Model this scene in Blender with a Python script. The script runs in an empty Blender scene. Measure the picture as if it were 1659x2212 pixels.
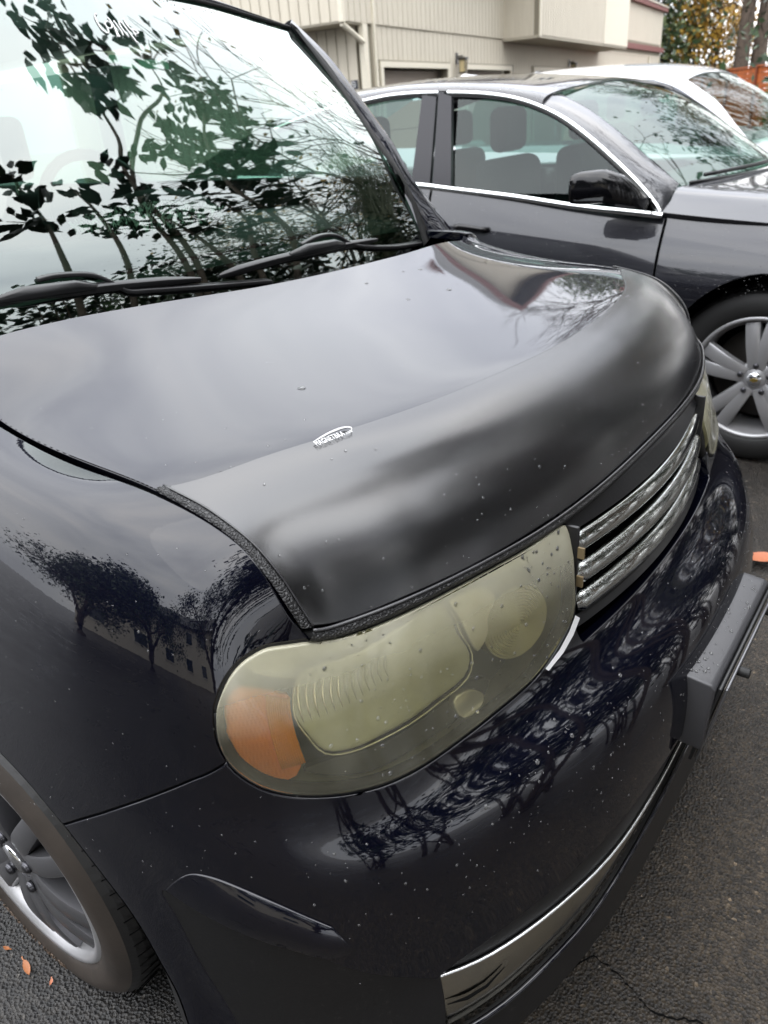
import bpy, math, random
import numpy as np
from mathutils import Vector, Matrix
from mathutils.geometry import delaunay_2d_cdt
from mathutils.bvhtree import BVHTree

R = math.radians
scene = bpy.context.scene
COL = scene.collection
random.seed(7)
RNG = np.random.default_rng(7)

# ------------------------------------------------------------------ camera
cam_d = bpy.data.cameras.new('camera')
cam = bpy.data.objects.new('camera', cam_d)
COL.objects.link(cam)
cam.location = (-1.08601066, -0.24818976, 1.30787971)
cam.rotation_euler = (1.08491782, 0.07211191, -0.93434674)
cam_d.sensor_fit = 'VERTICAL'
cam_d.sensor_height = 36.0
cam_d.lens = 36.0 * 1617.067 / 2212.0
cam_d.clip_start = 0.02
cam_d.clip_end = 2000
cam_d.dof.use_dof = True
cam_d.dof.focus_distance = 1.05
cam_d.dof.aperture_fstop = 7.0
scene.camera = cam

# ------------------------------------------------------------------ sky, sun, exposure
world = bpy.data.worlds.new('World')
scene.world = world
world.use_nodes = True
wt = world.node_tree
for n in list(wt.nodes):
    wt.nodes.remove(n)
def wn(kind, **kw):
    n = wt.nodes.new(kind)
    for k, v in kw.items():
        setattr(n, k, v)
    return n
w_out = wn('ShaderNodeOutputWorld')
bg_sky = wn('ShaderNodeBackground')
bg_cloud = wn('ShaderNodeBackground')
mixs = wn('ShaderNodeMixShader')
sky = wn('ShaderNodeTexSky', sky_type='NISHITA', sun_disc=False)
sky.sun_elevation = R(66)
sky.sun_rotation = R(240)
bg_sky.inputs['Strength'].default_value = 0.08
tc = wn('ShaderNodeTexCoord')
mp = wn('ShaderNodeMapping')
mp.inputs['Scale'].default_value = (1.0, 1.0, 2.3)
nz = wn('ShaderNodeTexNoise')
nz.inputs['Scale'].default_value = 1.7
nz.inputs['Detail'].default_value = 5.0
nz.inputs['Roughness'].default_value = 0.48
nz.inputs['Distortion'].default_value = 0.25
cr = wn('ShaderNodeValToRGB')
cr.color_ramp.elements[0].position = 0.33
cr.color_ramp.elements[0].color = (0.56, 0.58, 0.64, 1)
cr.color_ramp.elements[1].position = 0.68
cr.color_ramp.elements[1].color = (1.0, 0.99, 0.99, 1)
e = cr.color_ramp.elements.new(0.5)
e.color = (0.78, 0.80, 0.84, 1)
wt.links.new(tc.outputs['Generated'], mp.inputs['Vector'])
wt.links.new(mp.outputs['Vector'], nz.inputs['Vector'])
wt.links.new(nz.outputs['Fac'], cr.inputs['Fac'])
# an overcast dome is about three times brighter overhead than at the horizon
sepz = wn('ShaderNodeSeparateXYZ')
wt.links.new(tc.outputs['Generated'], sepz.inputs[0])
grad = wn('ShaderNodeMapRange')
grad.inputs['From Min'].default_value = -0.02
grad.inputs['From Max'].default_value = 1.0
grad.inputs['To Min'].default_value = 0.42
grad.inputs['To Max'].default_value = 1.0
wt.links.new(sepz.outputs['Z'], grad.inputs['Value'])
domem = wn('ShaderNodeVectorMath', operation='SCALE')
wt.links.new(cr.outputs['Color'], domem.inputs[0])
wt.links.new(grad.outputs[0], domem.inputs['Scale'])
wt.links.new(domem.outputs[0], bg_cloud.inputs['Color'])
bg_cloud.inputs['Strength'].default_value = 6.3
wt.links.new(sky.outputs['Color'], bg_sky.inputs['Color'])
mixs.inputs['Fac'].default_value = 0.9
wt.links.new(bg_sky.outputs['Background'], mixs.inputs[1])
wt.links.new(bg_cloud.outputs['Background'], mixs.inputs[2])
wt.links.new(mixs.outputs['Shader'], w_out.inputs['Surface'])

sun_d = bpy.data.lights.new('sun', 'SUN')
sun = bpy.data.objects.new('sun', sun_d)
COL.objects.link(sun)
sun_d.energy = 0.6
sun_d.angle = R(70)
sun_d.color = (1.0, 0.96, 0.90)
sun.rotation_euler = (R(24), 0, R(-60))

vs = scene.view_settings
vs.view_transform = 'Standard'
vs.look = 'None'
vs.exposure = 0.0
vs.gamma = 1.0
vs.use_curve_mapping = False
scene.render.engine = 'CYCLES'
scene.cycles.max_bounces = 10
scene.cycles.transparent_max_bounces = 24
scene.cycles.caustics_reflective = False
scene.cycles.caustics_refractive = False
scene.cycles.use_denoising = True
class Net:
    """C2 cubic surface through a net of points; u runs along columns, v along rows."""
    def __init__(self, P, mirror=True):
        P = np.array(P, float)
        if mirror:                      # column 0 lies on the car's centre plane
            M = P[:, 1:][:, ::-1] * [-1, 1, 1]
            P = np.concatenate([M, P], 1)
            self.u0 = P.shape[1] // 2
        else:
            self.u0 = 0
        self.C = self._solve(self._solve(P, 0), 1)
    @staticmethod
    def _solve(P, ax):
        P = np.moveaxis(P, ax, 0); n = len(P)
        A = np.zeros((n + 2, n + 2)); B = np.zeros((n + 2,) + P.shape[1:])
        for i in range(n):
            A[i, i:i + 3] = [1 / 6, 4 / 6, 1 / 6]; B[i] = P[i]
        A[n, 0:3] = [1, -2, 1]; A[n + 1, n - 1:n + 2] = [1, -2, 1]
        X = np.linalg.solve(A, B.reshape(n + 2, -1)).reshape(B.shape)
        return np.moveaxis(X, 0, ax)
    @staticmethod
    def _w(t, n):
        i = np.clip(np.floor(t).astype(int), 0, n - 4); f = t - i
        return i, np.stack([(1 - f) ** 3 / 6, (3 * f ** 3 - 6 * f ** 2 + 4) / 6, (-3 * f ** 3 + 3 * f ** 2 + 3 * f + 1) / 6, f ** 3 / 6], -1)
    def __call__(self, u, v):
        u = np.asarray(u, float) + self.u0; v = np.asarray(v, float)
        nv, nu = self.C.shape[:2]
        i, wu = self._w(u, nu); j, wv = self._w(v, nv)
        out = 0
        for a in range(4):
            for b in range(4):
                out = out + (wv[..., a] * wu[..., b])[..., None] * self.C[j + a, i + b]
        return out
    def normal(self, u, v, e=1e-3):
        u = np.asarray(u, float); v = np.asarray(v, float)
        n = np.cross(self(u + e, v) - self(u - e, v), self(u, v + e) - self(u, v - e))
        return n / (np.linalg.norm(n, axis=-1, keepdims=True) + 1e-12)

# |x|, y (back from the nose), z : the near (right-hand) half is mirrored to -x
_F = [
 [(0,.090,.838),(.15,.093,.838),(.30,.107,.837),(.42,.133,.836),(.53,.168,.835),(.61,.206,.833),(.650,.228,.853),(.655,.260,.911),(.657,.335,.950),(.660,.46,.966),(.661,.62,.973),(.662,.80,1.018),(.664,.98,1.034),(0.7,2.2,1.03),(0.68,3.5,1.03)],
 [(0,.072,.795),(.15,.075,.795),(.30,.092,.793),(.42,.118,.79),(.535,.152,.79),(.62,.19,.79),(.683,.235,.80),(.712,.285,.862),(.722,.36,.905),(.726,.47,.935),(.728,.63,.955),(.73,.80,.985),(.735,1.00,1.005),(0.74,2.2,0.98),(0.72,3.5,0.98)],
 [(0,.052,.725),(.15,.056,.725),(.30,.072,.725),(.42,.098,.725),(.54,.132,.725),(.63,.17,.725),(.705,.218,.735),(.752,.285,.775),(.772,.37,.81),(.782,.48,.835),(.785,.63,.85),(.785,.82,.862),(.787,1.02,.87),(0.79,2.2,0.88),(0.77,3.5,0.88)],
 [(0,.045,.66),(.15,.05,.66),(.3,.066,.66),(.42,.092,.66),(.54,.12,.657),(.635,.152,.655),(.712,.205,.66),(.768,.285,.675),(.80,.375,.70),(.815,.48,.72),(.82,.63,.73),(.82,.82,.74),(.82,1.02,.75),(0.82,2.2,0.75),(0.8,3.5,0.75)],
 [(0,.005,.637),(.15,.009,.637),(.3,.028,.633),(.42,.055,.628),(.54,.09,.622),(.64,.13,.615),(.72,.19,.61),(.778,.277,.618),(.812,.372,.625),(.83,.48,.635),(.838,.63,.645),(.838,.82,.65),(.836,1.02,.655),(0.836,2.2,0.655),(0.816,3.5,0.655)],
 [(0,-.04,.598),(.15,-.036,.598),(.3,-.014,.594),(.42,.014,.59),(.54,.055,.582),(.645,.104,.572),(.725,.17,.565),(.782,.262,.565),(.815,.36,.568),(.838,.47,.575),(.848,.63,.58),(.848,.82,.585),(.845,1.02,.59),(0.845,2.2,0.59),(0.825,3.5,0.59)],
 [(0,-.062,.525),(.15,-.058,.525),(.3,-.038,.522),(.42,-.008,.52),(.54,.035,.51),(.648,.09,.50),(.728,.16,.495),(.785,.25,.495),(.817,.345,.50),(.84,.44,.505),(.848,.63,.51),(.848,.82,.51),(.846,1.02,.51),(0.846,2.2,0.51),(0.826,3.5,0.51)],
 [(0,-.06,.435),(.15,-.057,.435),(.3,-.044,.43),(.42,-.014,.43),(.54,.03,.425),(.648,.088,.42),(.73,.155,.415),(.787,.245,.41),(.82,.33,.41),(.843,.41,.41),(.848,.63,.42),(.848,.82,.42),(.846,1.02,.42),(0.846,2.2,0.42),(0.826,3.5,0.42)],
 [(0,-.050,.37),(.15,-.049,.37),(.3,-.042,.365),(.42,-.018,.36),(.54,.024,.355),(.645,.083,.35),(.728,.15,.345),(.787,.238,.34),(.82,.315,.34),(.843,.39,.34),(.848,.63,.35),(.848,.82,.35),(.846,1.02,.35),(0.846,2.2,0.35),(0.826,3.5,0.35)],
 [(0,-.048,.275),(.15,-.047,.275),(.3,-.042,.275),(.42,-.025,.275),(.54,.008,.27),(.65,.068,.27),(.735,.14,.27),(.79,.225,.27),(.825,.30,.27),(.848,.37,.27),(.85,.63,.27),(.85,.82,.27),(.847,1.02,.27),(0.847,2.2,0.27),(0.827,3.5,0.27)],
 [(0,-.05,.18),(.15,-.049,.18),(.3,-.042,.18),(.42,-.025,.18),(.54,.005,.175),(.655,.06,.17),(.74,.13,.17),(.795,.205,.17),(.828,.28,.17),(.85,.345,.17),(.85,.63,.17),(.85,.82,.17),(.847,1.02,.17),(0.847,2.2,0.17),(0.827,3.5,0.17)],
]
for _i in range(6):
    x, y, z = _F[3][_i]; _F[3][_i] = (x, y - .009, z)
    x, y, z = _F[4][_i]; _F[4][_i] = (x, y - .003, z - .006)
# fair the nose: every row follows one smooth even curve across the car
_G = []
for r in _F:
    a = np.array(r[:8]); X = np.stack([a[:, 0] ** (2 * k) for k in range(5)], 1); w = np.array([1, 1, 1, 1, 1, 1, .8, .5])[:, None]
    cy = np.linalg.lstsq(X * w, a[:, 1:] * w, rcond=None)[0]; b = X @ cy
    if r is _F[0]: b = a[:, 1:]
    _G.append([(a[i, 0], b[i, 0], b[i, 1]) if i < 6 else (r[i] if i > 6 else (a[i, 0], (b[i, 0] + a[i, 1]) / 2, (b[i, 1] + a[i, 2]) / 2)) for i in range(8)] + list(r[8:]))
_F = _G
NF = Net([[(-x, y, z) for x, y, z in r] for r in _F])
# hood: columns out from the centre line, rows from the windscreen down over the nose
_H = [
 [(0,.94,1.118),(.2,.94,1.115),(.4,.94,1.102),(.53,.93,1.083),(.62,.92,1.068),(.656,.92,1.061)],
 [(0,.81,1.069),(.2,.81,1.067),(.4,.81,1.061),(.53,.80,1.044),(.62,.80,1.025),(.656,.80,1.020)],
 [(0,.70,1.038),(.2,.70,1.037),(.4,.70,1.031),(.53,.70,1.016),(.62,.70,.996),(.656,.70,.985)],
 [(0,.57,1.014),(.2,.57,1.014),(.4,.57,1.008),(.53,.57,.9965),(.62,.57,.9815),(.656,.57,.9705)],
 [(0,.42,.995),(.2,.43,.995),(.4,.44,.991),(.53,.45,.984),(.62,.455,.974),(.656,.455,.966)],
 [(0,.30,.982),(.2,.312,.983),(.4,.345,.981),(.53,.375,.976),(.62,.385,.966),(.656,.385,.958)],
 [(0,.215,.970),(.2,.226,.970),(.4,.262,.968),(.53,.306,.963),(.615,.325,.953),(.6560,.323,.945)],
 [(0,.155,.938),(.2,.165,.938),(.4,.200,.938),(.53,.247,.936),(.610,.278,.93),(.6550,.279,.924)],
 [(0,.112,.890),(.2,.120,.890),(.4,.152,.890),(.53,.197,.889),(.605,.235,.887),(.6540,.242,.888)],
 [(0,.090,.838),(.2,.096,.838),(.4,.127,.836),(.53,.168,.835),(.605,.203,.833),(.6490,.224,.845)],
]
NH = Net([[(-x, y, z) for x, y, z in r] for r in _H])
# ------------------------------------------------------------------ materials
def new_mat(name):
    m = bpy.data.materials.new(name)
    m.use_nodes = True
    nt = m.node_tree
    b = nt.nodes['Principled BSDF']
    return m, nt, b
def node(nt, kind, ins=None, **kw):
    n = nt.nodes.new(kind)
    for k, v in kw.items():
        setattr(n, k, v)
    for k, v in (ins or {}).items():
        n.inputs[k].default_value = v
    return n
def ramp(nt, src, stops):
    r = nt.nodes.new('ShaderNodeValToRGB')
    els = r.color_ramp.elements
    while len(els) < len(stops):
        els.new(0.5)
    for e_, (p, c) in zip(els, stops):
        e_.position = p
        e_.color = (c, c, c, 1) if isinstance(c, (int, float)) else (*c, 1)
    nt.links.new(src, r.inputs['Fac'])
    return r
def noise(nt, scale, detail=4, rough=.55, vec=None, dist=0):
    n = node(nt, 'ShaderNodeTexNoise', {'Scale': scale, 'Detail': detail, 'Roughness': rough, 'Distortion': dist})
    nt.links.new(vec or coords(nt), n.inputs['Vector'])
    return n
def coords(nt):
    for n in nt.nodes:
        if n.bl_idname == 'ShaderNodeTexCoord':
            return n.outputs['Object']
    return nt.nodes.new('ShaderNodeTexCoord').outputs['Object']
def bump(nt, b, height, strength=.3, dist=.01, into='Normal'):
    bp = node(nt, 'ShaderNodeBump', {'Strength': strength, 'Distance': dist})
    nt.links.new(height, bp.inputs['Height'])
    nt.links.new(bp.outputs['Normal'], b.inputs[into])
    return bp
def simple(name, col, rough=.5, metal=0, spec=.5, coat=0, coat_rough=.03, var=.0, vscale=20, bmp=0, bscale=80, bdist=.002, **kw):
    m, nt, b = new_mat(name)
    b.inputs['Base Color'].default_value = (*col, 1)
    b.inputs['Roughness'].default_value = rough
    b.inputs['Metallic'].default_value = metal
    b.inputs['Specular IOR Level'].default_value = spec
    b.inputs['Coat Weight'].default_value = coat
    b.inputs['Coat Roughness'].default_value = coat_rough
    for k, v in kw.items():
        b.inputs[k.replace('_', ' ')].default_value = v
    if var:
        n = noise(nt, vscale, 5, .6)
        lo = tuple(max(0, c * (1 - var)) for c in col); hi = tuple(min(1, c * (1 + var)) for c in col)
        r = ramp(nt, n.outputs['Fac'], [(.3, lo), (.7, hi)])
        nt.links.new(r.outputs['Color'], b.inputs['Base Color'])
    if bmp:
        n2 = noise(nt, bscale, 3, .6)
        bump(nt, b, n2.outputs['Fac'], bmp, bdist)
    return m

def paint(name, base, dust=.25, flake=.0, rough=.5, coat_ior=1.62, coatr=.012, spec=.0):
    """clear-coated car paint with a little dust and dried rain on it"""
    m, nt, b = new_mat(name)
    sp = noise(nt, 340, 2, .5)
    d1 = noise(nt, 5, 6, .65)
    rs = ramp(nt, sp.outputs['Fac'], [(.70, 0.0), (.76, 1.0)])
    rd = ramp(nt, d1.outputs['Fac'], [(.35, 0.0), (.8, dust)])
    mul = node(nt, 'ShaderNodeMath', operation='MULTIPLY')
    nt.links.new(rs.outputs['Color'], mul.inputs[0]); nt.links.new(rd.outputs['Color'], mul.inputs[1])
    mx = node(nt, 'ShaderNodeMix', data_type='RGBA')
    mx.inputs[6].default_value = (*base, 1)
    mx.inputs[7].default_value = (.22, .21, .20, 1)
    nt.links.new(mul.outputs[0], mx.inputs[0])
    nt.links.new(mx.outputs[2], b.inputs['Base Color'])
    b.inputs['Metallic'].default_value = flake
    b.inputs['Roughness'].default_value = rough
    b.inputs['Specular IOR Level'].default_value = spec
    b.inputs['Coat Weight'].default_value = 1
    b.inputs['Coat IOR'].default_value = coat_ior
    b.inputs['Coat Roughness'].default_value = coatr
    op = noise(nt, 260, 1, .5)
    bump(nt, b, op.outputs['Fac'], .03, .0004, 'Coat Normal')
    return m

M = {}
M['paint'] = paint('dark_navy_paint', (.0022, .0027, .0080), .04, 0.5)
M['bumper_paint'] = paint('dark_navy_bumper_paint', (.0022, .0027, .0080), .06, 0.5, coatr=.045)
M['sedan_paint'] = paint('charcoal_paint', (.013, .0135, .019), .25, .25, .4, 1.65, spec=.3)
M['white_paint'] = paint('white_car_paint', (.74, .75, .78), 0, 0, .4, spec=.5)
def bra_mat():
    m, nt, b = new_mat('satin_black_vinyl')
    b.inputs['Base Color'].default_value = (.006, .006, .007, 1)
    n = noise(nt, 4, 4, .6)
    r = ramp(nt, n.outputs['Fac'], [(.3, .21), (.7, .25)])
    nt.links.new(r.outputs['Color'], b.inputs['Roughness'])
    b.inputs['Specular IOR Level'].default_value = .5; b.inputs['IOR'].default_value = 1.9
    w = noise(nt, 5.0, 1, .4, dist=.3)
    f = noise(nt, 900, 1, .5)
    ad = node(nt, 'ShaderNodeMath', operation='MULTIPLY_ADD')
    nt.links.new(f.outputs['Fac'], ad.inputs[0]); ad.inputs[1].default_value = .004
    nt.links.new(w.outputs['Fac'], ad.inputs[2])
    bump(nt, b, ad.outputs[0], .22, .010)
    return m
M['bra'] = bra_mat()
def grain_mat(name, col, scale, strength, dist, rough=.45, spec=.5):
    m, nt, b = new_mat(name)
    b.inputs['Base Color'].default_value = (*col, 1)
    b.inputs['Roughness'].default_value = rough
    b.inputs['Specular IOR Level'].default_value = spec
    v = node(nt, 'ShaderNodeTexVoronoi', {'Scale': scale}, feature='DISTANCE_TO_EDGE')
    nt.links.new(coords(nt), v.inputs['Vector'])
    r = ramp(nt, v.outputs['Distance'], [(0.0, 0.0), (.25, 1.0)])
    bump(nt, b, r.outputs['Color'], strength, dist)
    return m
M['strap'] = grain_mat('leather_grain_strap', (.022, .022, .023), 260, .9, .0015, .38, .6)
def dusty_black():
    m, nt, b = new_mat('dusty_black_plastic')
    n1 = noise(nt, 160, 3, .7); n2 = noise(nt, 6, 4, .6)
    r1 = ramp(nt, n1.outputs['Fac'], [(.60, 0.0), (.72, .8)])
    r2 = ramp(nt, n2.outputs['Fac'], [(.3, .15), (.75, 1.0)])
    mul = node(nt, 'ShaderNodeMath', operation='MULTIPLY')
    nt.links.new(r1.outputs['Color'], mul.inputs[0]); nt.links.new(r2.outputs['Color'], mul.inputs[1])
    mx = node(nt, 'ShaderNodeMix', data_type='RGBA')
    mx.inputs[6].default_value = (.006, .006, .0065, 1); mx.inputs[7].default_value = (.045, .042, .04, 1)
    nt.links.new(mul.outputs[0], mx.inputs[0]); nt.links.new(mx.outputs[2], b.inputs['Base Color'])
    b.inputs['Roughness'].default_value = .42
    bump(nt, b, n1.outputs['Fac'], .2, .001)
    return m
M['dusty'] = dusty_black()
M['rubber'] = simple('black_rubber', (.014, .014, .014), .6, bmp=.15, bscale=200)
M['tyre'] = simple('brown_dusted_tyre', (.040, .032, .026), .55, var=.35, vscale=8, bmp=.15, bscale=150)
M['tread'] = simple('black_tread_rubber', (.012, .012, .012), .4, bmp=.2, bscale=120)
M['plastic'] = simple('satin_black_plastic', (.010, .010, .011), .3, spec=.55, bmp=.08, bscale=150)
M['gloss_black'] = simple('gloss_black_plastic', (.004, .004, .005), .06, spec=.5)
M['bracket'] = simple('smooth_grey_black_bracket', (.05, .05, .054), .34, spec=.6, bmp=.05, bscale=300)
M['void'] = simple('matte_black_cavity', (.003, .003, .003), .9, spec=.1)
def chrome_mat(name, rough, drops):
    m, nt, b = new_mat(name)
    b.inputs['Base Color'].default_value = (.62, .64, .62, 1)
    b.inputs['Metallic'].default_value = 1
    b.inputs['Roughness'].default_value = rough
    v = noise(nt, 420, 2, .5)
    r = ramp(nt, v.outputs['Fac'], [(.54, 0.0), (.66, 1.0)])
    bump(nt, b, r.outputs['Color'], drops, .0012)
    return m
M['chrome'] = chrome_mat('wet_chrome', .05, .05)
M['chrome_wet'] = chrome_mat('chrome_beaded_with_rain', .07, .22)
M['chrome_strip'] = chrome_mat('dull_chrome_trim', .12, .05)
M['chrome_strip'].node_tree.nodes['Principled BSDF'].inputs['Base Color'].default_value = (.50, .48, .41, 1)
M['bright'] = simple('bright_window_trim', (.92, .93, .93), .22, 1)
M['alloy'] = simple('painted_alloy', (.42, .42, .43), .3, .5, bmp=.05, bscale=60)
M['alloy_grey'] = simple('satin_silver_alloy', (.17, .17, .18), .30, .7)
M['alloy_polished'] = simple('polished_alloy', (.75, .76, .78), .07, 1)
M['nut'] = simple('dark_steel_nut', (.10, .10, .11), .3, .9)
M['disc'] = simple('brake_disc', (.05, .045, .04), .5, .6)
M['piping'] = simple('thin_shiny_piping', (.03, .03, .032), .12, spec=.8)
M['decal'] = simple('white_print', (.82, .82, .82), .45)
M['marker'] = simple('white_paint_marker', (.85, .85, .85), .5)
def glass_mat(name, tint, refl_ior=1.5, gain=1.0, gcol=(.74, .79, .765), rough=0.0):
    """thin window glass: tinted see-through with a clear mirror reflection"""
    m = bpy.data.materials.new(name); m.use_nodes = True
    nt = m.node_tree
    for n in list(nt.nodes): nt.nodes.remove(n)
    out = node(nt, 'ShaderNodeOutputMaterial')
    tr = node(nt, 'ShaderNodeBsdfTransparent', {'Color': (*tint, 1)})
    gl = node(nt, 'ShaderNodeBsdfGlossy', {'Roughness': rough, 'Color': (*gcol, 1)})
    fr = node(nt, 'ShaderNodeFresnel', {'IOR': refl_ior})
    bf = node(nt, 'ShaderNodeNewGeometry')          # a thin pane mirrors alike from both sides
    mi = node(nt, 'ShaderNodeMix', data_type='FLOAT'); mi.inputs[2].default_value = refl_ior; mi.inputs[3].default_value = 1 / refl_ior
    nt.links.new(bf.outputs['Backfacing'], mi.inputs[0]); nt.links.new(mi.outputs[0], fr.inputs['IOR'])
    mx = node(nt, 'ShaderNodeMixShader')
    gn = node(nt, 'ShaderNodeMath', operation='MULTIPLY', use_clamp=True); gn.inputs[1].default_value = gain   # raised on the windscreen to brighten its sky reflection beyond real glass
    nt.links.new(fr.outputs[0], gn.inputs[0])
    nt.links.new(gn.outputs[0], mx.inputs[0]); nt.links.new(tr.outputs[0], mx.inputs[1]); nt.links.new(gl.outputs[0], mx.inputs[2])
    nt.links.new(mx.outputs[0], out.inputs['Surface'])
    return m
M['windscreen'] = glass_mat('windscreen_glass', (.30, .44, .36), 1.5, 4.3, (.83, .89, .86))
M['sedan_glass'] = glass_mat('green_tinted_glass', (.36, .50, .46), 1.75)
M['sedan_ws'] = glass_mat('sedan_windscreen_glass', (.40, .58, .50), 2.0)
M['house_glass'] = glass_mat('house_window_glass', (.25, .28, .28), 1.7)
def lens_mat():
    m = bpy.data.materials.new('yellowed_hazy_lens'); m.use_nodes = True
    nt = m.node_tree
    for n in list(nt.nodes): nt.nodes.remove(n)
    out = node(nt, 'ShaderNodeOutputMaterial')
    tr = node(nt, 'ShaderNodeBsdfTransparent', {'Color': (.97, .96, .80, 1)})
    df = node(nt, 'ShaderNodeBsdfDiffuse', {'Color': (.80, .77, .58, 1)})
    gl = node(nt, 'ShaderNodeBsdfGlossy', {'Roughness': .1, 'Color': (1, 1, 1, 1)})
    fr = node(nt, 'ShaderNodeFresnel', {'IOR': 1.5})
    # haze: strongest where the lens faces up (sun-baked), thin lower down
    geo = node(nt, 'ShaderNodeNewGeometry')
    sx = node(nt, 'ShaderNodeSeparateXYZ'); nt.links.new(geo.outputs['Position'], sx.inputs[0])
    mr = node(nt, 'ShaderNodeMapRange', {'From Min': .745, 'From Max': .835, 'To Min': .06, 'To Max': .60})
    nt.links.new(sx.outputs['Z'], mr.inputs['Value'])
    n = noise(nt, 14, 5, .6)
    mu = node(nt, 'ShaderNodeMath', operation='MULTIPLY_ADD'); mu.inputs[1].default_value = .16; 
    nt.links.new(n.outputs['Fac'], mu.inputs[0]); 
    sb = node(nt, 'ShaderNodeMath', operation='SUBTRACT'); sb.inputs[1].default_value = .08
    nt.links.new(mr.outputs[0], sb.inputs[0]); nt.links.new(sb.outputs[0], mu.inputs[2])
    lw = node(nt, 'ShaderNodeLayerWeight', {'Blend': .5})      # seen along its skin the scuffed layer looks thicker
    fp = node(nt, 'ShaderNodeMath', operation='POWER'); fp.inputs[1].default_value = 3.0
    nt.links.new(lw.outputs['Facing'], fp.inputs[0])
    fa_ = node(nt, 'ShaderNodeMath', operation='MULTIPLY_ADD', use_clamp=True); fa_.inputs[1].default_value = .6
    nt.links.new(fp.outputs[0], fa_.inputs[0]); nt.links.new(mu.outputs[0], fa_.inputs[2])
    m1 = node(nt, 'ShaderNodeMixShader'); m2 = node(nt, 'ShaderNodeMixShader')
    nt.links.new(fa_.outputs[0], m1.inputs[0]); nt.links.new(tr.outputs[0], m1.inputs[1]); nt.links.new(df.outputs[0], m1.inputs[2])
    nt.links.new(fr.outputs[0], m2.inputs[0]); nt.links.new(m1.outputs[0], m2.inputs[1]); nt.links.new(gl.outputs[0], m2.inputs[2])
    nt.links.new(m2.outputs[0], out.inputs['Surface'])
    return m
M['lens'] = lens_mat()
M['lamp_shell'] = simple('yellowed_reflector', (.66, .64, .42), .35, .3, var=.15, vscale=12)
M['lamp_dark'] = simple('lamp_dark_bezel', (.03, .03, .026), .35)
M['lamp_bright'] = simple('lamp_bright_reflector', (.95, .90, .66), .2, .7)
def ring_mat():
    m, nt, b = new_mat('ribbed_lamp_lens')
    b.inputs['Base Color'].default_value = (.90, .84, .56, 1)
    b.inputs['Metallic'].default_value = .35
    b.inputs['Roughness'].default_value = .22
    return m
M['ring'] = ring_mat()
def amber_mat():
    m, nt, b = new_mat('amber_reflector')
    b.inputs['Base Color'].default_value = (1.0, .27, .015, 1)
    b.inputs['Roughness'].default_value = .35
    b.inputs['Subsurface Weight'].default_value = .0
    ck = node(nt, 'ShaderNodeTexVoronoi', {'Scale': 330.0, 'Randomness': .05})
    nt.links.new(coords(nt), ck.inputs['Vector'])
    bump(nt, b, ck.outputs['Distance'], .6, .0015)
    return m
M['amber'] = amber_mat()
M['amber_deep'] = simple('amber_prism', (1.0, .36, .01), .18, spec=.7)
M['paper'] = simple('white_card', (.75, .75, .73), .6)
def water():
    m, nt, b = new_mat('rain_water')
    b.inputs['Base Color'].default_value = (1, 1, 1, 1)
    b.inputs['Roughness'].default_value = .02
    b.inputs['IOR'].default_value = 1.45
    b.inputs['Transmission Weight'].default_value = .93
    return m
M['water'] = water()

def asphalt():
    m, nt, b = new_mat('damp_asphalt')
    geo = node(nt, 'ShaderNodeNewGeometry')
    vec = geo.outputs['Position']
    v = node(nt, 'ShaderNodeTexVoronoi', {'Scale': 170.0}); nt.links.new(vec, v.inputs['Vector'])
    n1 = noise(nt, 420, 3, .6, vec); n2 = noise(nt, 2.2, 5, .6, vec); n3 = noise(nt, 60, 4, .6, vec)
    stone = ramp(nt, v.outputs['Color'], [(.30, (.022, .021, .020)), (.62, (.052, .047, .041)), (.90, (.082, .074, .062)), (.985, (.26, .23, .19))])
    wet = ramp(nt, n2.outputs['Fac'], [(.36, 0.45), (.62, 1.0)])
    # the ground by the near front wheel is darker and wetter than the worn brownish strip ahead of the car
    sx = node(nt, 'ShaderNodeSeparateXYZ'); nt.links.new(vec, sx.inputs[0])
    mr = node(nt, 'ShaderNodeMapRange', {'From Min': .45, 'From Max': -.15, 'To Min': 0.0, 'To Max': 1.0})
    nt.links.new(sx.outputs['Y'], mr.inputs['Value'])
    tint = node(nt, 'ShaderNodeMix', data_type='RGBA'); tint.inputs[6].default_value = (.55, .56, .60, 1); tint.inputs[7].default_value = (1.15, .98, .78, 1)
    nt.links.new(mr.outputs[0], tint.inputs[0])
    mu = node(nt, 'ShaderNodeMix', data_type='RGBA', blend_type='MULTIPLY'); mu.inputs[0].default_value = 1
    nt.links.new(stone.outputs['Color'], mu.inputs[6]); nt.links.new(tint.outputs[2], mu.inputs[7])
    mu2 = node(nt, 'ShaderNodeMix', data_type='RGBA', blend_type='MULTIPLY'); mu2.inputs[0].default_value = 1
    nt.links.new(mu.outputs[2], mu2.inputs[6]); nt.links.new(wet.outputs['Color'], mu2.inputs[7])
    nt.links.new(mu2.outputs[2], b.inputs['Base Color'])
    rr = ramp(nt, n2.outputs['Fac'], [(.35, .24), (.65, .46)])
    nt.links.new(rr.outputs['Color'], b.inputs['Roughness'])
    ad = node(nt, 'ShaderNodeMath', operation='MULTIPLY_ADD'); ad.inputs[1].default_value = .5
    nt.links.new(n1.outputs['Fac'], ad.inputs[0]); nt.links.new(v.outputs['Distance'], ad.inputs[2])
    bump(nt, b, ad.outputs[0], .9, .004)
    return m
M['asphalt'] = asphalt()
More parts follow.
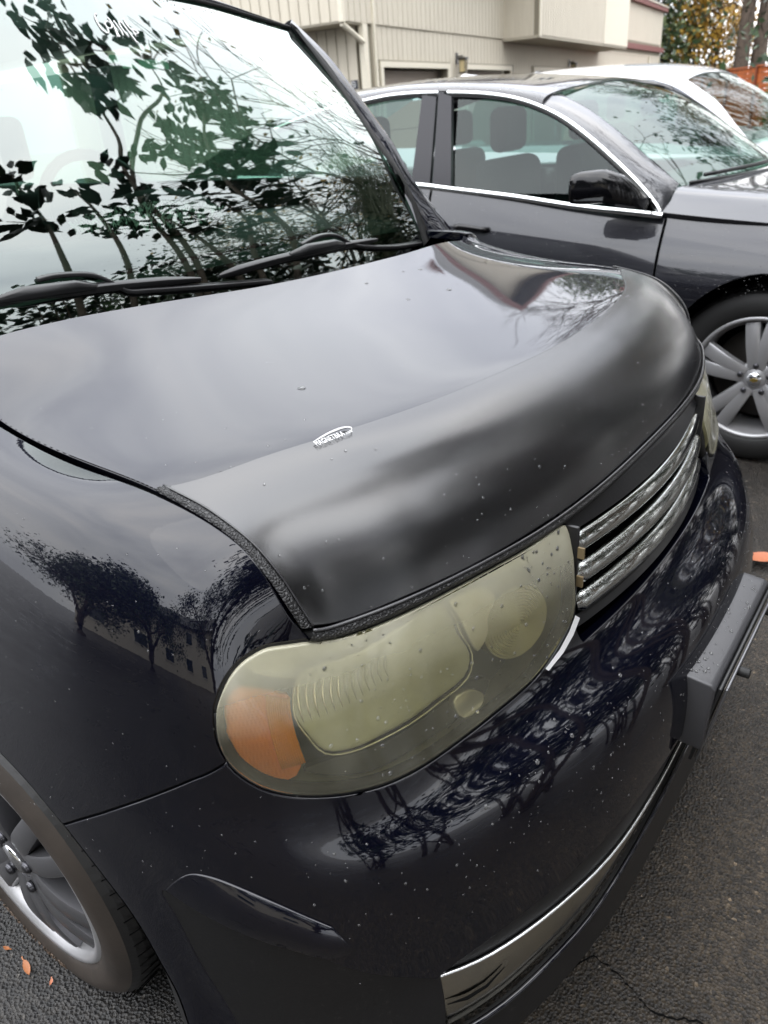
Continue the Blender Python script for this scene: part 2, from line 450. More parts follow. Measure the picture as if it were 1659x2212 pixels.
def siding():
    m, nt, b = new_mat('beige_painted_siding')
    mp_ = node(nt, 'ShaderNodeMapping', {'Scale': (6, 6, .6)}); nt.links.new(coords(nt), mp_.inputs['Vector'])
    n = noise(nt, 2.5, 6, .6, mp_.outputs['Vector'])
    r = ramp(nt, n.outputs['Fac'], [(.3, (.55, .50, .405)), (.7, (.62, .57, .465))])
    nt.links.new(r.outputs['Color'], b.inputs['Base Color'])
    b.inputs['Roughness'].default_value = .7
    return m
M['siding'] = siding()
M['trim'] = simple('cream_painted_trim', (.70, .65, .53), .6, var=.05)
M['maroon'] = simple('maroon_fascia', (.17, .05, .042), .6, var=.1)
M['garage'] = simple('taupe_garage_door', (.30, .25, .20), .6, var=.04)
M['soffit'] = simple('soffit_board', (.42, .38, .30), .7)
M['roof_felt'] = simple('grey_roof_shingle', (.10, .10, .10), .8, var=.3, vscale=8)
M['lantern'] = simple('black_lantern_iron', (.015, .014, .013), .4)
M['lantern_glass'] = simple('frosted_lantern_glass', (.55, .45, .25), .3)
M['fence'] = simple('orange_stained_cedar', (.50, .125, .03), .6, var=.3, vscale=5)
M['fence_post'] = simple('darker_cedar_post', (.22, .055, .02), .65, var=.2)
M['bark'] = simple('grey_brown_bark', (.075, .055, .04), .85, var=.4, vscale=6, bmp=.5, bscale=20, bdist=.02)
M['twig'] = simple('dark_twig', (.035, .028, .022), .8)
def leaf_mat(name, a, c, rough=.45, trans=.0):
    m, nt, b = new_mat(name)
    oi = node(nt, 'ShaderNodeNewGeometry')
    r = ramp(nt, oi.outputs['Random Per Island'], [(0, a), (1, c)])
    nt.links.new(r.outputs['Color'], b.inputs['Base Color'])
    b.inputs['Roughness'].default_value = rough
    return m
M['leaf_dark'] = leaf_mat('dark_green_leaf', (.012, .03, .012), (.055, .10, .035))
M['leaf_green'] = leaf_mat('evergreen_leaf', (.018, .042, .02), (.12, .15, .045))
M['leaf_shrub'] = leaf_mat('leathery_leaf', (.008, .016, .009), (.024, .042, .016), .4)
M['leaf_yellow'] = leaf_mat('autumn_yellow_leaf', (.28, .15, .02), (.60, .38, .06))
M['leaf_red'] = leaf_mat('autumn_red_leaf', (.35, .03, .02), (.65, .12, .10))
M['leaf_bush'] = leaf_mat('clipped_hedge_leaf', (.05, .11, .02), (.16, .24, .05))
M['leaf_fallen'] = leaf_mat('fallen_brown_leaf', (.30, .10, .035), (.45, .17, .06), .5)
M['leaf_fallen_pink'] = leaf_mat('fallen_orange_leaf', (.45, .15, .08), (.55, .2, .1), .5)
M['seat'] = simple('charcoal_seat_fabric', (.018, .018, .02), .85, bmp=.2, bscale=300)
M['dash'] = simple('black_dashboard', (.025, .035, .030), .6, bmp=.2, bscale=400)
M['shag_a'] = simple('pale_shag_yarn', (.82, .86, .80), .9)
M['shag_b'] = simple('dark_shag_yarn', (.03, .035, .03), .9)
M['red_cloth'] = simple('red_cloth', (.55, .02, .02), .6)
M['sticker'] = simple('pale_green_sticker', (.62, .85, .72), .4)
M['headliner'] = simple('grey_headliner', (.30, .30, .30), .9)
M['blue_grey'] = simple('grey_label_ink', (.12, .20, .20), .5)
M['plate'] = simple('reflection_dark_number_plate', (.16, .15, .13), .15, .6)  # base colour darkened to imitate pavement reflected in a clear plate cover
M['tan_seal'] = simple('tan_lamp_tab', (.20, .15, .08), .5)

# ------------------------------------------------------------------ objects
def tag(o, label=None, cat=None, group=None, kind=None):
    if label: o['label'] = label
    if cat: o['category'] = cat
    if group: o['group'] = group
    if kind: o['kind'] = kind
    return o
def empty(name, loc=(0, 0, 0), label=None, cat=None, group=None):
    o = bpy.data.objects.new(name, None)
    o.empty_display_size = .1
    COL.objects.link(o)
    o.location = loc
    tag(o, label, cat, group)
    return o
def inv_parent(o, parent):
    o.parent = parent
    # parts are modelled in world coordinates: cancel the parent's placement
    w = Matrix.Identity(4)
    p = parent
    chain = []
    while p:
        chain.append(p); p = p.parent
    for p in reversed(chain):
        w = w @ p.matrix_parent_inverse @ p.matrix_basis
    o.matrix_parent_inverse = w.inverted()
def mesh_obj(name, verts, faces, mats, parent=None, smooth=False, normals=None, fmat=None, kind=None):
    me = bpy.data.meshes.new(name)
    me.from_pydata([tuple(map(float, v)) for v in verts], [], faces)
    for m in (mats if isinstance(mats, (list, tuple)) else [mats]):
        me.materials.append(m)
    if fmat is not None:
        me.polygons.foreach_set('material_index', fmat)
    if smooth:
        me.polygons.foreach_set('use_smooth', [True] * len(me.polygons))
    me.validate()
    me.update()
    if normals is not None:
        me.normals_split_custom_set_from_vertices([tuple(map(float, n)) for n in normals])
    o = bpy.data.objects.new(name, me)
    COL.objects.link(o)
    if parent: inv_parent(o, parent)
    if kind: o['kind'] = kind
    return o
class MB:
    """collects simple shapes into one mesh"""
    def __init__(s): s.v = []; s.f = []; s.m = []; s.mat = 0
    def add(s, v, f):
        k = len(s.v); s.v += [tuple(map(float, p)) for p in v]; s.f += [tuple(i + k for i in q) for q in f]; s.m += [s.mat] * len(f)
    def box(s, lo, hi, X=None):
        x0, y0, z0 = lo; x1, y1, z1 = hi
        v = [(x0, y0, z0), (x1, y0, z0), (x1, y1, z0), (x0, y1, z0), (x0, y0, z1), (x1, y0, z1), (x1, y1, z1), (x0, y1, z1)]
        if X is not None: v = [X(p) for p in v]
        s.add(v, [(0, 3, 2, 1), (4, 5, 6, 7), (0, 1, 5, 4), (1, 2, 6, 5), (2, 3, 7, 6), (3, 0, 4, 7)])
    def tube(s, pts, rad, n=8, cap=True):
        pts = [Vector(p) for p in pts]
        if not isinstance(rad, (list, tuple)): rad = [rad] * len(pts)
        rings = []; up = Vector((0, 0, 1))
        for i, p in enumerate(pts):
            t = (pts[min(i + 1, len(pts) - 1)] - pts[max(i - 1, 0)]).normalized()
            a = t.cross(up)
            if a.length < 1e-3: a = t.cross(Vector((1, 0, 0)))
            a.normalize(); b = a.cross(t).normalized()
            rings.append([p + (a * math.cos(2 * math.pi * k / n) + b * math.sin(2 * math.pi * k / n)) * rad[i] for k in range(n)])
        v = [q for r_ in rings for q in r_]; f = []
        for i in range(len(pts) - 1):
            for k in range(n):
                f.append((i * n + k, i * n + (k + 1) % n, (i + 1) * n + (k + 1) % n, (i + 1) * n + k))
        if cap:
            f.append(tuple(range(n))[::-1]); f.append(tuple((len(pts) - 1) * n + k for k in range(n)))
        s.add(v, f)
    def sphere(s, c, r, nu=12, nv=8, X=None):
        v = []; f = []
        for j in range(nv + 1):
            th = math.pi * j / nv
            for i in range(nu):
                ph = 2 * math.pi * i / nu
                p = (c[0] + r[0] * math.sin(th) * math.cos(ph), c[1] + r[1] * math.sin(th) * math.sin(ph), c[2] + r[2] * math.cos(th))
                v.append(X(p) if X else p)
        for j in range(nv):
            for i in range(nu):
                f.append((j * nu + i, j * nu + (i + 1) % nu, (j + 1) * nu + (i + 1) % nu, (j + 1) * nu + i)[::-1])
        s.add(v, f)
    def build(s, name, mats, parent=None, smooth=False, kind=None):
        return mesh_obj(name, s.v, s.f, mats, parent, smooth, fmat=s.m, kind=kind)
def bevel(o, w=.003, seg=2):
    md = o.modifiers.new('bevel', 'BEVEL'); md.width = w; md.segments = seg; md.limit_method = 'ANGLE'; md.angle_limit = R(35)
    md.harden_normals = False
    for p in o.data.polygons: p.use_smooth = True
    return o
def crv(pts, n=6, closed=False):
    """Catmull-Rom through pts"""
    P = [np.array(p, float) for p in pts]; out = []
    L = len(P)
    rng = range(L) if closed else range(L - 1)
    for i in rng:
        if closed: a, b, c, d = P[i - 1], P[i], P[(i + 1) % L], P[(i + 2) % L]
        else: a, b, c, d = P[max(i - 1, 0)], P[i], P[i + 1], P[min(i + 2, L - 1)]
        for k in range(n):
            t = k / n
            out.append(.5 * ((2 * b) + (c - a) * t + (2 * a - 5 * b + 4 * c - d) * t * t + (3 * b - a - 3 * c + d) * t ** 3))
    if not closed: out.append(P[-1])
    return out
def inside(x, y, poly):
    """vectorised point in polygon"""
    c = np.zeros(np.shape(x), bool); n = len(poly)
    for i in range(n):
        x1, y1 = poly[i]; x2, y2 = poly[i - 1]
        if y1 == y2: continue
        c ^= ((y1 > y) != (y2 > y)) & (x < (x2 - x1) * (y - y1) / (y2 - y1) + x1)
    return c
def resamp(poly, step):
    out = []
    for i in range(len(poly)):
        a = np.array(poly[i]); b = np.array(poly[(i + 1) % len(poly)])
        n = max(1, int(math.ceil(np.linalg.norm(b - a) / step)))
        for k in range(n): out.append(a + (b - a) * k / n)
    keep = [out[0]]
    for p in out[1:]:
        if np.linalg.norm(p - keep[-1]) > step * .15: keep.append(p)
    while len(keep) > 3 and np.linalg.norm(keep[0] - keep[-1]) < step * .15: keep.pop()
    return keep
def net_patch(name, net, poly, mat, parent, step=.12, off=0.0, thick=.014, gap=.0015, holes=(), lip=True, fn=None, kind=None):
    """panel cut from a net surface along a closed outline given in (u, v)"""
    loops = []
    for k, pl in enumerate([poly] + list(holes)):
        pl = resamp(pl, step)
        ar = sum(pl[i - 1][0] * pl[i][1] - pl[i][0] * pl[i - 1][1] for i in range(len(pl)))
        if (ar < 0) != (k > 0): pl = pl[::-1]
        loops.append(pl)
    A = np.array(loops[0]); lo = A.min(0); hi = A.max(0)
    gu, gv = np.meshgrid(np.arange(lo[0] + step * .5, hi[0], step), np.arange(lo[1] + step * .5, hi[1], step))
    gu = gu.ravel(); gv = gv.ravel()
    ok = inside(gu, gv, loops[0])
    for h in loops[1:]: ok &= ~inside(gu, gv, h)
    B = np.concatenate([np.array(l) for l in loops])
    G = np.stack([gu[ok], gv[ok]], 1)
    keep = np.ones(len(G), bool)
    for i in range(0, len(B), 64):
        d = np.abs(G[:, None] - B[None, i:i + 64]); keep &= (d.max(2).min(1) > step * .45)
    G = G[keep]
    pts = [Vector((float(a), float(b))) for a, b in np.concatenate([B, G])]
    edges = []; k = 0
    for l in loops:
        n = len(l); edges += [(k + i, k + (i + 1) % n) for i in range(n)]; k += n
    vo, eo, fo, ov, oe, of = delaunay_2d_cdt(pts, edges, [], 1, 1e-7)
    V = np.array([(p.x, p.y) for p in vo])
    tri = [f for f in fo]
    if holes:
        cen = np.array([V[list(f)].mean(0) for f in tri]); bad = np.zeros(len(tri), bool)
        for h in loops[1:]: bad |= inside(cen[:, 0], cen[:, 1], h)
        tri = [f for f, b_ in zip(tri, bad) if not b_]
    P = net(V[:, 0], V[:, 1]); N = net.normal(V[:, 0], V[:, 1])
    P = P + N * off
    if fn is not None: P, N = fn(V, P, N)
    # map boundary points to output vertices
    back = {}
    for i, src in enumerate(ov):
        for s_ in src: back[s_] = i
    verts = [p for p in P]; norms = [n for n in N]; faces = [tuple(int(q) for q in f) for f in tri]
    # triangle winding to agree with the outward normal
    ff = []
    for f in faces:
        a, b, c = (np.array(verts[i]) for i in f[:3])
        if np.dot(np.cross(b - a, c - a), norms[f[0]]) < 0: f = f[::-1]
        ff.append(f)
    faces = ff
    if lip:
        k = 0
        for li, l in enumerate(loops):
            ids = [back.get(k + i) for i in range(len(l))]; k += len(l)
            ids = [i for i in ids if i is not None]; n = len(ids)
            r1 = []; r2 = []; r3 = []
            outs = []
            for i in range(n):
                t = verts[ids[(i + 1) % n]] - verts[ids[i - 1]]
                nn = norms[ids[i]]; o_ = np.cross(t, nn); o_ = o_ / (np.linalg.norm(o_) + 1e-9)
                outs.append(o_)
            # orientation: push away from the panel
            base = [verts[j].copy() for j in ids]
            for i in range(n):
                o_ = outs[i]; nn = norms[ids[i]]; p = base[i]
                verts[ids[i]] = p - o_ * (gap + .0022)
                r1.append(len(verts)); verts.append(p - o_ * (gap + .0006) - nn * .0008); norms.append((nn + o_) / 1.414)
                r2.append(len(verts)); verts.append(p - o_ * gap - nn * .0028); norms.append(o_)
                r3.append(len(verts)); verts.append(p - o_ * gap - nn * thick); norms.append(o_)
            for A_, B_ in ((ids, r1), (r1, r2), (r2, r3)):
                for i in range(n):
                    j = (i + 1) % n
                    faces.append((A_[i], B_[i], B_[j], A_[j]))
    return mesh_obj(name, verts, faces, mat, parent, True, norms, kind=kind)
def sweep(name, centre, prof, mat, parent, frame, caps=True):
    """profile (a, b) swept along points; frame(i) gives the two axes"""
    v = []; f = []; m = len(prof)
    for i, c in enumerate(centre):
        A_, B_ = frame(i)
        for a, b in prof: v.append(np.array(c) + A_ * a + B_ * b)
    for i in range(len(centre) - 1):
        for k in range(m):
            f.append((i * m + k, i * m + (k + 1) % m, (i + 1) * m + (k + 1) % m, (i + 1) * m + k))
    if caps:
        f.append(tuple(range(m))[::-1]); f.append(tuple((len(centre) - 1) * m + k for k in range(m)))
    return mesh_obj(name, v, f, mat, parent, True)
def strip(name, A_, B_, mat, parent, smooth=True, kind=None):
    """band between two polylines"""
    n = len(A_); v = list(A_) + list(B_)
    return mesh_obj(name, v, [(i, i + 1, n + i + 1, n + i) for i in range(n - 1)], mat, parent, smooth, kind=kind)
def copy_tree(o, parent=None):
    c = o.copy(); COL.objects.link(c); c.parent = parent
    for ch in list(o.children): copy_tree(ch, c)
    return c
_ball = None
def drops(name, spots, parent, mat=None, flat=.45):
    """rain beads: (position, normal, radius) each a low dome"""
    v = []; f = []
    prof = [(0, 1), (.55, .83), (.88, .47), (1.0, 0.0)]
    for P, N, r in spots:
        N = Vector(N).normalized(); a = N.orthogonal().normalized(); b = N.cross(a)
        k = len(v); n = 7
        e1 = random.uniform(.8, 1.35)
        v.append(Vector(P) + N * r * flat)
        for q, h in prof[1:]:
            for i in range(n):
                t = 2 * math.pi * i / n
                v.append(Vector(P) + (a * math.cos(t) * e1 + b * math.sin(t)) * r * q + N * (r * flat * h - (.0002 if h == 0 else 0)))
        for i in range(n): f.append((k, k + 1 + i, k + 1 + (i + 1) % n))
        for j in range(2):
            for i in range(n):
                f.append((k + 1 + j * n + i, k + 1 + (j + 1) * n + i, k + 1 + (j + 1) * n + (i + 1) % n, k + 1 + j * n + (i + 1) % n))
    return mesh_obj(name, v, f, mat or M['water'], parent, True, kind='stuff')
# ================================================================== the near car
GZ = -0.014
def mirror(pl): return [(-u, v) for u, v in pl][::-1]
HL = [(6.81,1.9),(6.76,1.68),(6.62,1.33),(6.41,.96),(6.12,.58),(5.54,.25),(4.58,.28),(3.76,.32),(3.1,.33),(2.53,.31),(1.93,.25),(1.82,.50),(1.84,1.13),(1.91,1.6),(2.03,2.27),(2.30,2.62),(2.66,2.90),(3.0,3.02),(3.51,3.07),(3.87,3.09),(4.42,3.10),(4.95,3.07),(5.43,3.0),(5.87,2.91),(6.15,2.83),(6.41,2.70),(6.66,2.48),(6.79,2.22)]
HLs = crv(HL, 4, True)
i_seam = min(range(len(HLs)), key=lambda i: abs(HLs[i][0] - 6.70) + abs(HLs[i][1] - 2.42))
i_top = min(range(len(HLs)), key=lambda i: abs(HLs[i][0] - 5.60) + abs(HLs[i][1] - .26))
i_in = min(range(len(HLs)), key=lambda i: abs(HLs[i][0] - 2.03) + abs(HLs[i][1] - 2.27))
def ring(i, j):
    out = []; k = i
    while True:
        out.append(tuple(HLs[k])); 
        if k == j: break
        k = (k + 1) % len(HLs)
    return out
SEAM = [tuple(p) for p in crv([(9.21,5.18),(8.34,4.06),(7.66,3.32),(7.23,2.90),(6.94,2.66),(6.72,2.46)], 4)]
ARCH_UP = [tuple(p) for p in crv([(9.21,5.18),(9.49,4.68),(9.88,4.34),(10.4,4.12),(11.0,4.08),(11.6,4.3),(12.05,4.9),(12.12,5.6),(12.13,8.0),(12.13,9.9)], 4)]
ARCH_DN = [tuple(p) for p in crv([(9.21,5.18),(9.05,5.74),(8.92,6.11),(8.81,6.37),(8.71,6.8),(8.68,7.48),(8.68,8.13),(8.72,9.0),(8.76,9.95)], 4)]

car = empty('compact_car', (0, 2.0, GZ), 'near boxy dark navy compact car with hazy yellowed headlight and chrome grille bars', 'car')

# --- hood panel
REAR = [tuple(p) for p in crv([(5.0,.10),(4.2,.18),(3.19,.36),(2.48,.61),(1.9,.85),(1.4,1.05),(.99,1.22),(.51,1.40),(-.13,1.55),(-.94,1.64),(-1.67,1.64),(-3.0,1.38),(-4.11,1.05),(-5.0,.90)], 4)]
hood_poly = REAR + [(-5.0, 8.9), (5.0, 8.9)]
def hood_fn(V, P, N):
    # the sheet metal curls up slightly into its far rear corner
    w = np.clip((V[:, 0] * -1 - 3.2) / 1.8, 0, 1) ** 2 * np.clip((3.6 - V[:, 1]) / 2.2, 0, 1) ** 2
    P = P + np.stack([0 * w, 0 * w, w * .006], 1)
    return P, N
net_patch('hood', NH, hood_poly, M['paint'], car, .10, 0, .022, .0004)

# --- fenders
fender_poly = ARCH_UP[::-1][:0] + SEAM[::-1] + ARCH_UP[1:] + [(12.6, 9.9), (12.6, 0.02), (11, .02), (9, .02), (7, .02), (6.4, .02), (5.9, .04), (5.62, .16)]
fender_poly += ring(i_top, i_top)
# walk the headlight outline backwards from its top to the seam
k = i_top; back = []
while k != i_seam:
    back.append(tuple(HLs[k])); k = (k - 1) % len(HLs)
fender_poly = fender_poly[:-1] + back + [tuple(HLs[i_seam])]
for sgn in (1, -1):
    pl = fender_poly if sgn > 0 else mirror(fender_poly)
    net_patch('fender', NF, pl, M['paint'], car, .13, 0, .02, .0006)
    # body side behind the front wing
    side = [(12.65,.05),(12.65,9.8),(14.0,9.8),(14.0,.05)]
    net_patch('body_side', NF, side if sgn > 0 else mirror(side), M['paint'], car, .3, 0, .02, .0018)

# --- bumper: one skin from arch to arch
hl_low = [tuple(HLs[k % len(HLs)]) for k in range(i_seam, i_in - 1, -1)] if i_seam > i_in else [tuple(HLs[k]) for k in range(i_in, i_seam + 1)][::-1]
OPEN = [tuple(p) for p in crv([(4.99,7.94),(4.64,7.74),(3.83,7.55),(3.08,7.40),(2.3,7.15),(1.73,7.02),(1.0,6.97),(0,6.95)], 4)]
cres_low = [tuple(p) for p in crv([(7.3,9.93),(7.5,8.6),(7.72,7.2),(7.88,6.2),(7.97,5.74),(7.55,5.85),(7.05,6.02),(6.58,6.22),(6.15,6.62),(5.6,7.25),(4.99,7.94)], 4)]
near = SEAM[:-1] + hl_low + [(1.95, 3.02), (0, 3.02)]
low = OPEN[::-1] + cres_low[::-1][1:] + [p for p in ARCH_DN[::-1]]
half = near + low                      # from the seam corner round to the arch
b_poly = near + [(-u, v) for u, v in near[::-1]][1:] 
b_low = [(-u, v) for u, v in low[::-1]]
b_poly = near + [(-u, v) for u, v in near[:-1][::-1]] + [(-u, v) for u, v in low[::-1]][1:-1] + low[1:]
def bumper_fn(V, P, N):
    # sunk valley under the lamp end and a soft raised ridge round the corner
    return P, N
net_patch('bumper', NF, b_poly, M['bumper_paint'], car, .12, 0, .02, .0018)

# --- crescent fin and the dusty textured corner below it
for sgn in (1, -1):
    S = (lambda l: l) if sgn > 0 else mirror
    fin = [tuple(p) for p in crv([(7.93,5.66),(7.52,5.06),(7.22,4.92),(6.88,5.05),(6.48,5.39),(6.0,5.9)], 5)] + [tuple(p) for p in crv([(5.8,6.5),(6.15,6.50),(6.58,6.18),(7.05,6.0),(7.55,5.85),(7.93,5.69)], 5)]
    def fin_fn(V, P, N):
        u = np.abs(V[:, 0]); t = np.clip((7.9 - u) / 1.2, 0, 1)
        top = np.interp(u, [6.0, 6.48, 6.88, 7.22, 7.52, 7.93], [5.9, 5.39, 5.05, 4.92, 5.06, 5.66]); bot = np.interp(u, [6.15, 6.58, 7.05, 7.55, 7.93], [6.50, 6.18, 6.0, 5.85, 5.69])
        w = np.clip((V[:, 1] - top) / np.maximum(bot - top, .05), 0, 1)
        bulge = .0010 + .0070 * t * np.clip((u - 5.8) / .8, 0, 1) * (1 - (1 - w) ** 1.6)
        P2 = P + N * bulge[:, None]
        N2 = N + np.array([0, 0, 1]) * (.75 * (1 - w) * t)[:, None] - np.array([0, 0, 1]) * (.25 * w * t)[:, None]
        return P2, N2 / np.linalg.norm(N2, axis=1, keepdims=True)
    net_patch('bumper_fin', NF, S(fin), M['bumper_paint'], car, .09, 0, .012, .0005, fn=fin_fn)
    corner = cres_low + [tuple(p) for p in crv([(4.99,7.94),(5.02,8.6),(5.1,9.2),(5.2,9.95)], 3)][1:] + [(6.5, 9.97)]
    net_patch('bumper_corner', NF, S(corner), M['dusty'], car, .13, -.0010, .002, -.006)

# --- lower opening: shelf, chrome strip, lip, chin
ST = [tuple(p) for p in crv([(4.99,7.94),(4.48,8.06),(3.9,8.10),(3.1,8.12),(2.2,8.14),(1.5,8.12),(.8,8.1),(0,8.1)], 3)]
SB = [tuple(p) for p in crv([(4.93,9.15),(4.27,9.10),(3.64,9.02),(2.88,8.98),(2.15,8.85),(1.39,8.78),(.7,8.75),(0,8.75)], 3)]
both = lambda l: l + [(-u, v) for u, v in l[:-1][::-1]]
def depth_between(o0, o1):
    return [np.array(a) for a in ()]
def band(name, A_, B_, offa, offb, mat, n=5, bulge=0.0, thick=0):
    A2 = np.array(both(A_)); B2 = np.array(both(B_))
    t = np.linspace(0, 1, 60)
    def rs(P):
        d = np.r_[0, np.cumsum(np.linalg.norm(np.diff(P, axis=0), axis=1))]; d /= d[-1]
        return np.stack([np.interp(t, d, P[:, 0]), np.interp(t, d, P[:, 1])], 1)
    A2, B2 = rs(A2), rs(B2); v = []; f = []
    for j in range(n + 1):
        w = j / n; Q = A2 * (1 - w) + B2 * w
        P = NF(Q[:, 0], Q[:, 1]); N = NF.normal(Q[:, 0], Q[:, 1])
        o = offa * (1 - w) + offb * w + bulge * math.sin(math.pi * w)
        v += list(P + N * o)
    for j in range(n):
        for i in range(59): f.append((j * 60 + i, (j + 1) * 60 + i, (j + 1) * 60 + i + 1, j * 60 + i + 1))
    return mesh_obj(name, v, f, mat, car, True)
band('intake_shelf', OPEN, ST, -.010, -.010, M['dusty'], 6)
band('intake_back', ST, SB, -.055, -.055, M['void'], 3)
band('chrome_strip', [(u, v + .05) for u, v in ST], [(u, v + .08) for u, v in SB], -.008, -.020, M['chrome_strip'], 8, .004)
for w_ in (.30, .62):
    Qr = [(u0 * (1 - w_) + u1 * w_, v0 * (1 - w_) + v1 * w_) for (u0, v0), (u1, v1) in zip(both(ST), both(SB))]
    Q = np.array(Qr); P_ = NF(Q[:, 0], Q[:, 1]) + NF.normal(Q[:, 0], Q[:, 1]) * (-.008 - .018 * w_ + .004 * math.sin(math.pi * w_))
    mb = MB(); mb.tube([p for p in P_], .0013, 5); mb.build('strip_rib', M['chrome_strip'], car, True)
strip_edge = both([(u, v + .02) for u, v in ST])
Q = np.array(strip_edge); P_ = NF(Q[:, 0], Q[:, 1]) + NF.normal(Q[:, 0], Q[:, 1]) * -.0065
mb = MB(); mb.tube([p for p in P_], .0028, 6); mb.build('chrome_bead', M['bright'], car, True)
Q = np.array(both([(u, v + .13) for u, v in SB])); P_ = NF(Q[:, 0], Q[:, 1]) + NF.normal(Q[:, 0], Q[:, 1]) * -.008
mb = MB(); mb.tube([p for p in P_], .0035, 7); mb.build('lip_edge', M['paint'], car, True)
chin = both([(5.1, 9.25)] + [(u, v + .16) for u, v in SB]) + [(-5.2, 9.97), (0, 9.97), (5.2, 9.97)]
net_patch('chin', NF, chin, M['dusty'], car, .16, -.006, .012, .0006)
# gap between the strip's outer end and a second short trim below it
Q = np.array([(4.93, 8.60), (4.70, 8.66), (4.45, 8.64), (4.2, 8.50)]); P_ = NF(Q[:, 0], Q[:, 1]) + NF.normal(Q[:, 0], Q[:, 1]) * -.006
mb = MB(); mb.tube([p for p in P_], [.0006, .0022, .0018, .0006], 8); mb.build('strip_slot', M['void'], car, True)

# --- dark inner shell so that no shut line shows daylight
shell = [(12.6,.0),(6,.0),(5.4,.1),(0,.1),(-5.4,.1),(-6,.0),(-12.6,0)] + [(-12.6, 4.0)] + mirror(ARCH_UP[:28])[0:0] + [(-12.2, 4.4), (-11, 3.8), (-10, 3.9), (-9.2, 4.9), (-8.6, 6.5), (-8.6, 9.9)] + [(8.6, 9.9), (8.6, 6.5), (9.2, 4.9), (10, 3.9), (11, 3.8), (12.2, 4.4), (12.6, 4.0)]
net_patch('inner_shell', NF, shell, M['void'], car, .35, -.085, .01, 0, lip=False)
net_patch('hood_underside', NH, [(-4.9, 1.5), (4.9, 1.0), (4.9, 8.6), (-4.9, 8.6)], M['void'], car, .5, -.03, .01, 0, lip=False)
# gutters right under the seams
def gutter(pts, net, off, w):
    Q = np.array(pts); P = net(Q[:, 0], Q[:, 1]); N = net.normal(Q[:, 0], Q[:, 1])
    mb = MB(); mb.tube([p for p in P + N * off], w, 6); return mb
for sgn in (1, -1):
    pl = SEAM if sgn > 0 else mirror(SEAM)
    gutter(pl, NF, -.012, .009).build('bumper_seam', M['void'], car, True)
    gutter([(sgn * u, 0) for u in np.linspace(5.9, 10.9, 40)], NF, -.014, .007).build('hood_seam', M['void'], car, True)
    Hh = HLs if sgn > 0 else [np.array((-u, v)) for u, v in HLs]
    gutter(list(Hh) + [Hh[0]], NF, -.012, .0095).build('lamp_seal', M['rubber'], car, True)

# --- arch flange, dusty
def P3(q, off=0):
    q = np.array(q); return NF(q[:, 0], q[:, 1]) + NF.normal(q[:, 0], q[:, 1]) * off
arch = ARCH_DN[::-1] + ARCH_UP[1:]
for sgn in (1, -1):
    A3 = P3(arch, -.0005)
    c = np.array([-.84, .785, .28])
    B3 = A3.copy(); d = c - A3; d[:, 0] = 0; d /= np.linalg.norm(d, axis=1, keepdims=True)
    B3 = A3 + d * .036 + np.array([.010, 0, 0]); C3 = A3 + d * .040 + np.array([.07, 0, 0])
    if sgn < 0: A3, B3, C3 = (X_ * [-1, 1, 1] for X_ in (A3, B3, C3))
    v = list(A3) + list(B3) + list(C3); n = len(A3)
    mesh_obj('arch_flange', v, [(j * n + i, j * n + i + 1, (j + 1) * n + i + 1, (j + 1) * n + i) for j in (0, 1) for i in range(n - 1)], M['dusty'], car, True)
    # wheel well liner
    v = []; f = []
    for j, x in enumerate((.77, .45)):
        for i in range(25):
            t = math.pi * (i / 24 * 1.2 - .1)
            v.append((-sgn * x, .785 + .395 * math.cos(t), .26 + .40 * math.sin(t)))
    for i in range(24): f.append((i, i + 1, 26 + i, 25 + i))
    f.append(tuple(range(25, 50)))
    mesh_obj('wheel_well', v, f, M['void'], car, True)

